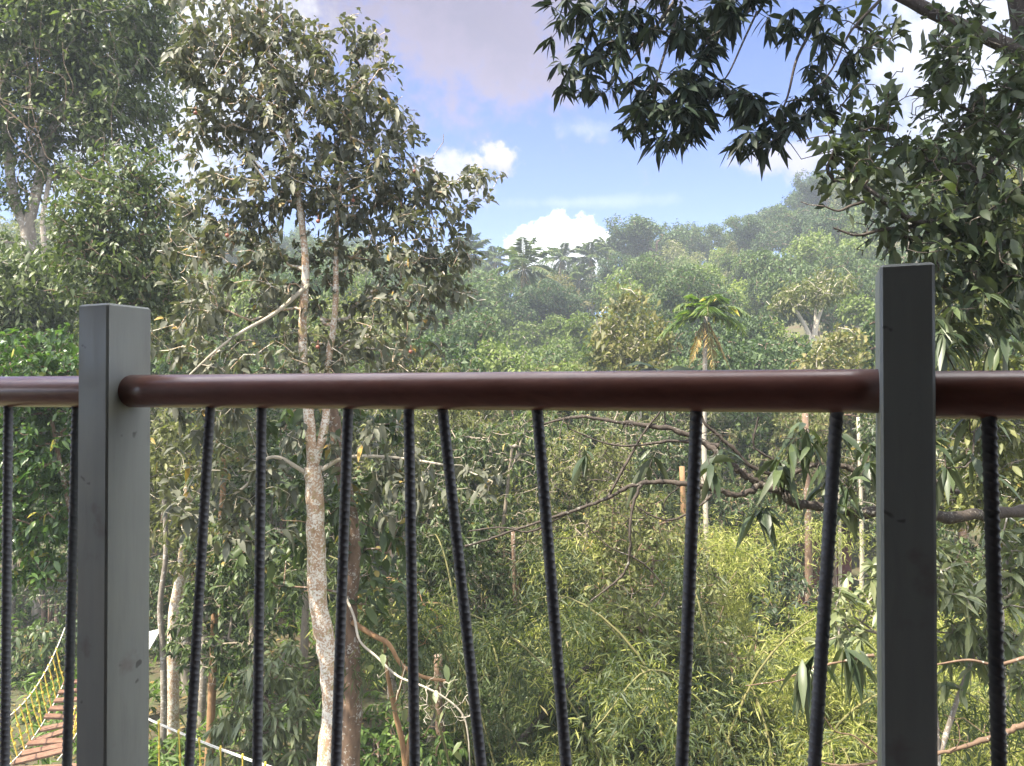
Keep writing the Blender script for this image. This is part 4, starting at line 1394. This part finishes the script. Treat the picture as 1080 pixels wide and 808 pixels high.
# ------------------------------------------------------------------ palms
def palm(name, label, cat, base, H, n_frond, fl, leafm, seed, lean=(0, 0), r=.13, dead=3, leaflet=.55, group=None, low=-.3, wide=.05, sag=.4):
    rng = np.random.default_rng(seed)
    root = thing(name, label, cat, base, group)
    top = np.array((lean[0], lean[1], H))
    q = smoothline([np.zeros(3) - (0, 0, .3), np.array((lean[0] * .25, lean[1] * .25, H * .5)), top], 8)
    mb = MB()
    mb.tube(q, np.linspace(r * 1.25, r * .85, len(q)), 9, True, .03, rng)
    mb.build('trunk', (B_GREY,), root, True)
    tot = n_frond + dead
    for k in range(tot):
        isd = k >= n_frond
        a = k * 2.4 + rng.uniform(-.3, .3)
        el_ = (-1.15 if isd else 1.35 - (1.35 - low) * (k / max(1, n_frond - 1))) + rng.uniform(-.12, .12)
        L = fl * rng.uniform(.85, 1.1)
        d0 = np.array((math.cos(a) * math.cos(el_), math.sin(a) * math.cos(el_), math.sin(el_)))
        t = np.linspace(0, 1, 12)[:, None]
        pts = top + d0 * L * t + np.array((0, 0, -1.0)) * L * (sag if not isd else .1) * t ** 2.2
        cr = Crown()
        n = 34
        i = np.repeat(np.linspace(.12, 1, n), 2)
        sgn = np.tile((1, -1), n)
        x = i * 11
        i0 = np.minimum(x.astype(int), 10)
        c = pts[i0] + (pts[i0 + 1] - pts[i0]) * (x - i0)[:, None]
        tan = unit(pts[np.minimum(i0 + 1, 11)] - pts[i0])
        sd = unit(np.cross(tan, (0, 0, 1.0)) + 1e-4)
        dv = sd * sgn[:, None] * .95 + tan * .65 + np.array((0, 0, -.15))
        ll = leaflet * fl * .55 * np.sin(np.clip(i * 2.7 + .35, 0, 3.0)).clip(.3, 1) * (.5 if isd else 1)
        cr.add(*leaves_np(c, dv, ll, wide * (.5 if isd else 1), rng, False, .3, .3, .10, .9))
        o = link('frond', cr.mesh('frond'), root, (G_DRY if isd else leafm,))
        mb = MB()
        mb.tube(pts, np.linspace(.03, .006, 12) * fl / 2.5, 4, False)
        mb.build('frond_stalk', (B_CULM,), o)
    return root


g = G(741, 24)
palm('yellowing_palm', 'short feather palm with fresh green and yellowing hanging fronds above the handrail', 'palm', g, float(P(741, 334, 24)[2] - g[2]), 10, 1.7, G_ARECA, 5, (.1, 0), .08, 4, .5, None, .3, .085, .62)
for k, (px, py, d, fl, lab) in enumerate((
    (546, 283, 68, 4.2, 'tallest coconut palm, standing left of the white horizon cloud'),
    (500, 268, 82, 3.8, 'coconut palm right beside the forked tree crown on the skyline'),
    (586, 272, 92, 3.2, 'coconut palm on the skyline in front of the white cloud, at its left end'),
    (626, 271, 92, 3.4, 'coconut palm on the skyline at the right end of the white cloud'),
    (645, 264, 98, 3.4, 'coconut palm beside the dark domed tree on the skyline'),
    (520, 275, 100, 3.2, 'small coconut palm between the two left skyline palms'),
    (607, 296, 84, 3.2, 'low coconut palm with drooping fronds below the white cloud'),
)):
    g = G(px, d)
    h_ = float(P(px, py, d)[2] - g[2])
    palm('coconut_palm', lab, 'palm', g, h_, 15, fl, G_PALM, 40 + k, (random.Random(k).uniform(-.8, .8), 0), .17, 2, .42, 'coconut palms on the far ridge', -.35, .17, .38)

# bare forked pale tree and its dead limb above the rail
bt, _ = tree('bare_tree', 'pale bare-limbed tree forking above the handrail left of the right post', 'tree',
     [([G(853, 36), *PL((853, 420, 36), (855, 385, 36), (858, 362, 36))], .24, .17),
      (PL((858, 365, 36), (850, 345, 36), (838, 325, 36), (834, 318, 36)), .12, .05),
      (PL((858, 365, 36), (862, 340, 36), (870, 318, 36), (876, 300, 36)), .13, .05),
      (PL((857, 368, 36), (860, 335, 36), (861, 312, 36)), .09, .04),
      (PL((855, 388, 36), (868, 380, 36), (879, 374, 36), (880, 364, 36)), .07, .03),
      (PL((838, 400, 36), (830, 388, 36), (815, 374, 36), (806, 374, 36)), .06, .03)],
     [B(850, 310, 36, 30, 18, 1.5), B(875, 300, 36, 26, 18, 1.5), B(830, 318, 36, 18, 14, 1.2)], 120, 12, .22, .10, G_HILL[1], B_PALE, 301, twig=.6, detail=False, spread=.15, r_tip=.012)


# ------------------------------------------------------------------ forest of the valley and the hill: five kinds of tree, then copies
def hill_proto(kind, seed):
    rng = np.random.default_rng(seed)
    shapes = {0: ((2.6, 2.6, 2.2), 5.5, 7), 1: ((2.2, 2.2, 2.6), 5.5, 8), 2: ((3.0, 3.0, 1.9), 6.5, 8), 3: ((2.0, 2.0, 1.8), 4.2, 6), 4: ((2.0, 2.0, 3.0), 6.0, 7)}
    (rx, ry, rz_), hc, nb = shapes[kind]
    bl = []
    for k in range(nb * 2):
        v = unit(rng.standard_normal(3)) * rng.uniform(.35, 1.05)
        bl.append((np.array((v[0] * rx * 1.1, v[1] * ry * 1.1, hc + v[2] * rz_)), np.array((rx, ry, rz_)) * rng.uniform(.17, .42), 1))
    sk = Skel()
    sk.line([(0, 0, -.6), (rng.uniform(-.2, .2), rng.uniform(-.2, .2), hc * .4), (rng.uniform(-.3, .3), 0, hc)], .2, .08)
    tips = in_blobs(bl, (620, 420, 680, 560, 400)[kind], rng, .9)
    dirs = sk.grow(tips, rng, .014, .12, .3, .15, .8)
    sk.thicken(.014)
    cr = Crown()
    spray(cr, tips, dirs, 'alternate', rng, 22, .17, .10, False, .4, .35, .16)
    root = thing('forest_tree', 'green tree', 'tree')
    link('trunk', sk.mesh('trunk', rng, 6), root, ((B_GREY, B_PALE, B_BROWN, B_BROWN, B_PALE)[kind],))
    link('crown', cr.mesh('crown'), root, (G_HILL[kind],))
    return root


protos = {}
for k in range(5):
    protos[k] = [hill_proto(k, 400 + k), hill_proto(k, 500 + k)]
KN = ['green', 'olive', 'dark', 'bright', 'bronze']
rf = random.Random(12)
SPOTS = []


def skyline(px):
    return np.interp(px, [0, 150, 300, 480, 520, 560, 640, 655, 690, 730, 760, 790, 830, 870, 900, 960, 1080], [200, 210, 230, 262, 272, 280, 280, 256, 232, 234, 240, 222, 212, 192, 185, 150, 110])


# valley floor (d 26-48) then slope rows
for d, step in ((27, 2.7), (31, 3.2), (35, 3.6), (39, 3.8), (44, 4.2), (50, 4.8), (57, 5.2), (65, 5.6), (74, 6.0), (84, 6.2), (95, 6.0), (106, 5.6), (114, 5.6)):
    x = -0.72 * d
    while x < 0.72 * d:
        SPOTS.append((x + rf.uniform(-.4, .4) * step, d + rf.uniform(-.4, .4) * step * .8))
        x += step
used = set()
HZ = lambda px: ('far left behind the big vine-hung tree' if px < 90 else 'behind the bushy tree above the left post' if px < 190 else 'behind the left half of the forked tree' if px < 330 else 'behind the right half of the forked tree' if px < 480 else 'by the tallest coconut palm' if px < 560
                 else 'under the white horizon cloud' if px < 640 else 'left of the yellowing palm' if px < 705 else 'behind the yellowing palm' if px < 775 else 'between palm and bare tree' if px < 830 else 'behind the bare forked tree' if px < 885 else 'beside the right post' if px < 940 else 'behind the overhanging leaves at right')
DZ = lambda d: 'at the valley edge' if d < 33 else 'on the valley floor' if d < 46 else 'low on the slope' if d < 60 else 'halfway up the slope' if d < 80 else 'high on the slope' if d < 100 else 'on the skyline ridge'
for x, d in SPOTS:
    px = x / d * F + 540
    if not (-60 < px < 1140):
        continue
    kind = rf.choices((0, 1, 2, 3, 4), (38, 18, 28, 11, 5))[0]
    g = np.array((x, d, float(hgt(x, d))))
    s_ = rf.uniform(.8, 1.2) * (1.0 + d / 260)
    if d > 50 and rf.random() < .14:
        s_ *= 1.3
    if d < 46:
        # keep crowns of the valley under the line of sight to the slope
        top_px = rf.uniform(318, 400) if 450 < px < 940 else rf.uniform(260, 380)
        want = float(P(px, top_px, d)[2]) - g[2]
        s_z = max(.75, want / 8.6)
        s_x = min(1.25, .55 + .4 * s_z) * rf.uniform(.9, 1.15)
    else:
        s_z, s_x = s_ * rf.uniform(.85, 1.15), s_
        want = float(P(px, skyline(px) + max(0, 100 - d) * .55 + rf.uniform(-5, 14), d)[2]) - g[2]
        s_z = float(np.clip(want / 8.6, .6, 1.7)) if d > 90 else min(s_z, max(.75, want / 8.6))
        s_x = min(s_x, 1.5 * s_z) * (1.0 if kind != 4 else .85)
    v = rf.randrange(2)
    size = 'very tall ' if s_z > 1.55 else 'tall ' if s_z > 1.3 else 'short ' if s_z < .9 else 'squat ' if s_x > s_z * 1.12 else 'slender ' if s_z > s_x * 1.2 else ''
    lab = f'{size}{KN[kind]} tree {DZ(d)}, {HZ(px)}'
    pr = protos[kind][v]
    if (kind, v) not in used:
        used.add((kind, v))
        pr.location = tuple(map(float, g))
        pr.scale = (s_x, s_x, s_z)
        pr['label'] = lab
        o = pr
    else:
        o = dup(pr, g, rf.uniform(0, 6.28), (s_x, s_x * rf.uniform(.9, 1.1), s_z), lab)
    o['group'] = 'trees of the valley and the hill'
# three marked skyline trees
for px, py, d, kind, sx, lab in ((692, 228, 100, 2, 2.0, 'broad dark domed tree standing out on the skyline right of the white cloud'),
                                 (872, 180, 104, 2, 1.5, 'small-crowned tree topping the skyline just left of the overhanging leaves'),
                                 (583, 292, 86, 2, 1.3, 'dark tree filling the gap under the coconut palms left of the white cloud'),
                                 (612, 288, 96, 0, 1.5, 'green tree under the coconut palms below the white cloud'),
                                 (812, 208, 104, 0, 1.9, 'broad green crown on the skyline above the bare forked tree')):
    g = G(px, d)
    want = float(P(px, py, d)[2]) - g[2]
    o = dup(protos[kind][0], g, 1.0, (sx, sx, want / 8.6), lab, 'trees of the valley and the hill')

# ------------------------------------------------------------------ undergrowth on the near ground
rng = np.random.default_rng(99)
N = 9000
uy = 8 + 22 * rng.random(N) ** .8
ux = (rng.random(N) * 1.6 - .8) * uy
dens = np.sin(ux * 1.3 + 2) * np.sin(uy * 1.1) + rng.normal(0, .5, N)
keep = dens > -.35
ux, uy = ux[keep], uy[keep]
tp = np.stack((ux, uy, hgt(ux, uy) + rng.uniform(.1, .5, len(ux))), -1)
cr = Crown()
spray(cr, tp, rng.standard_normal((len(tp), 3)) * .4 + (0, 0, .8), 'whorl', rng, 7, .24, .06, False, .2, .5, .05)
o = link('undergrowth', cr.mesh('undergrowth'), None, (G_FERN,))
tag(o, 'low green ferns and weeds on the forest floor', 'undergrowth', None, 'stuff')
# dead leaves and twigs
N = 5000
uy = 8 + 22 * rng.random(N)
ux = (rng.random(N) * 1.6 - .8) * uy
tp = np.stack((ux, uy, hgt(ux, uy) + .03), -1)
cr = Crown()
cr.add(*leaves_np(tp, rng.standard_normal((N, 3)) * (1, 1, .15), .16, .07, rng, False, .1, .2, .2, .9))
o = link('leaf_litter', cr.mesh('leaf_litter'), None, (G_DRY,))
tag(o, 'brown dead leaves lying on the forest floor', 'leaf litter', None, 'stuff')

# ------------------------------------------------------------------ humid air
mh = bpy.data.materials.new('haze_air')
mh.use_nodes = True
t = mh.node_tree
t.nodes.clear()
out = nd(t, 'ShaderNodeOutputMaterial')
pv = nd(t, 'ShaderNodeVolumePrincipled')
pv.inputs['Color'].default_value = (0.78, 0.88, 1.0, 1)
pv.inputs['Density'].default_value = HAZE
pv.inputs['Anisotropy'].default_value = 0.0
t.links.new(pv.outputs[0], out.inputs['Volume'])
mb = MB()
mb.box((0, 130, 33), (640, 440, 76))
hz = mb.build('haze', (mh,))
tag(hz, 'thin bluish humid haze over the valley', 'haze', None, 'stuff')
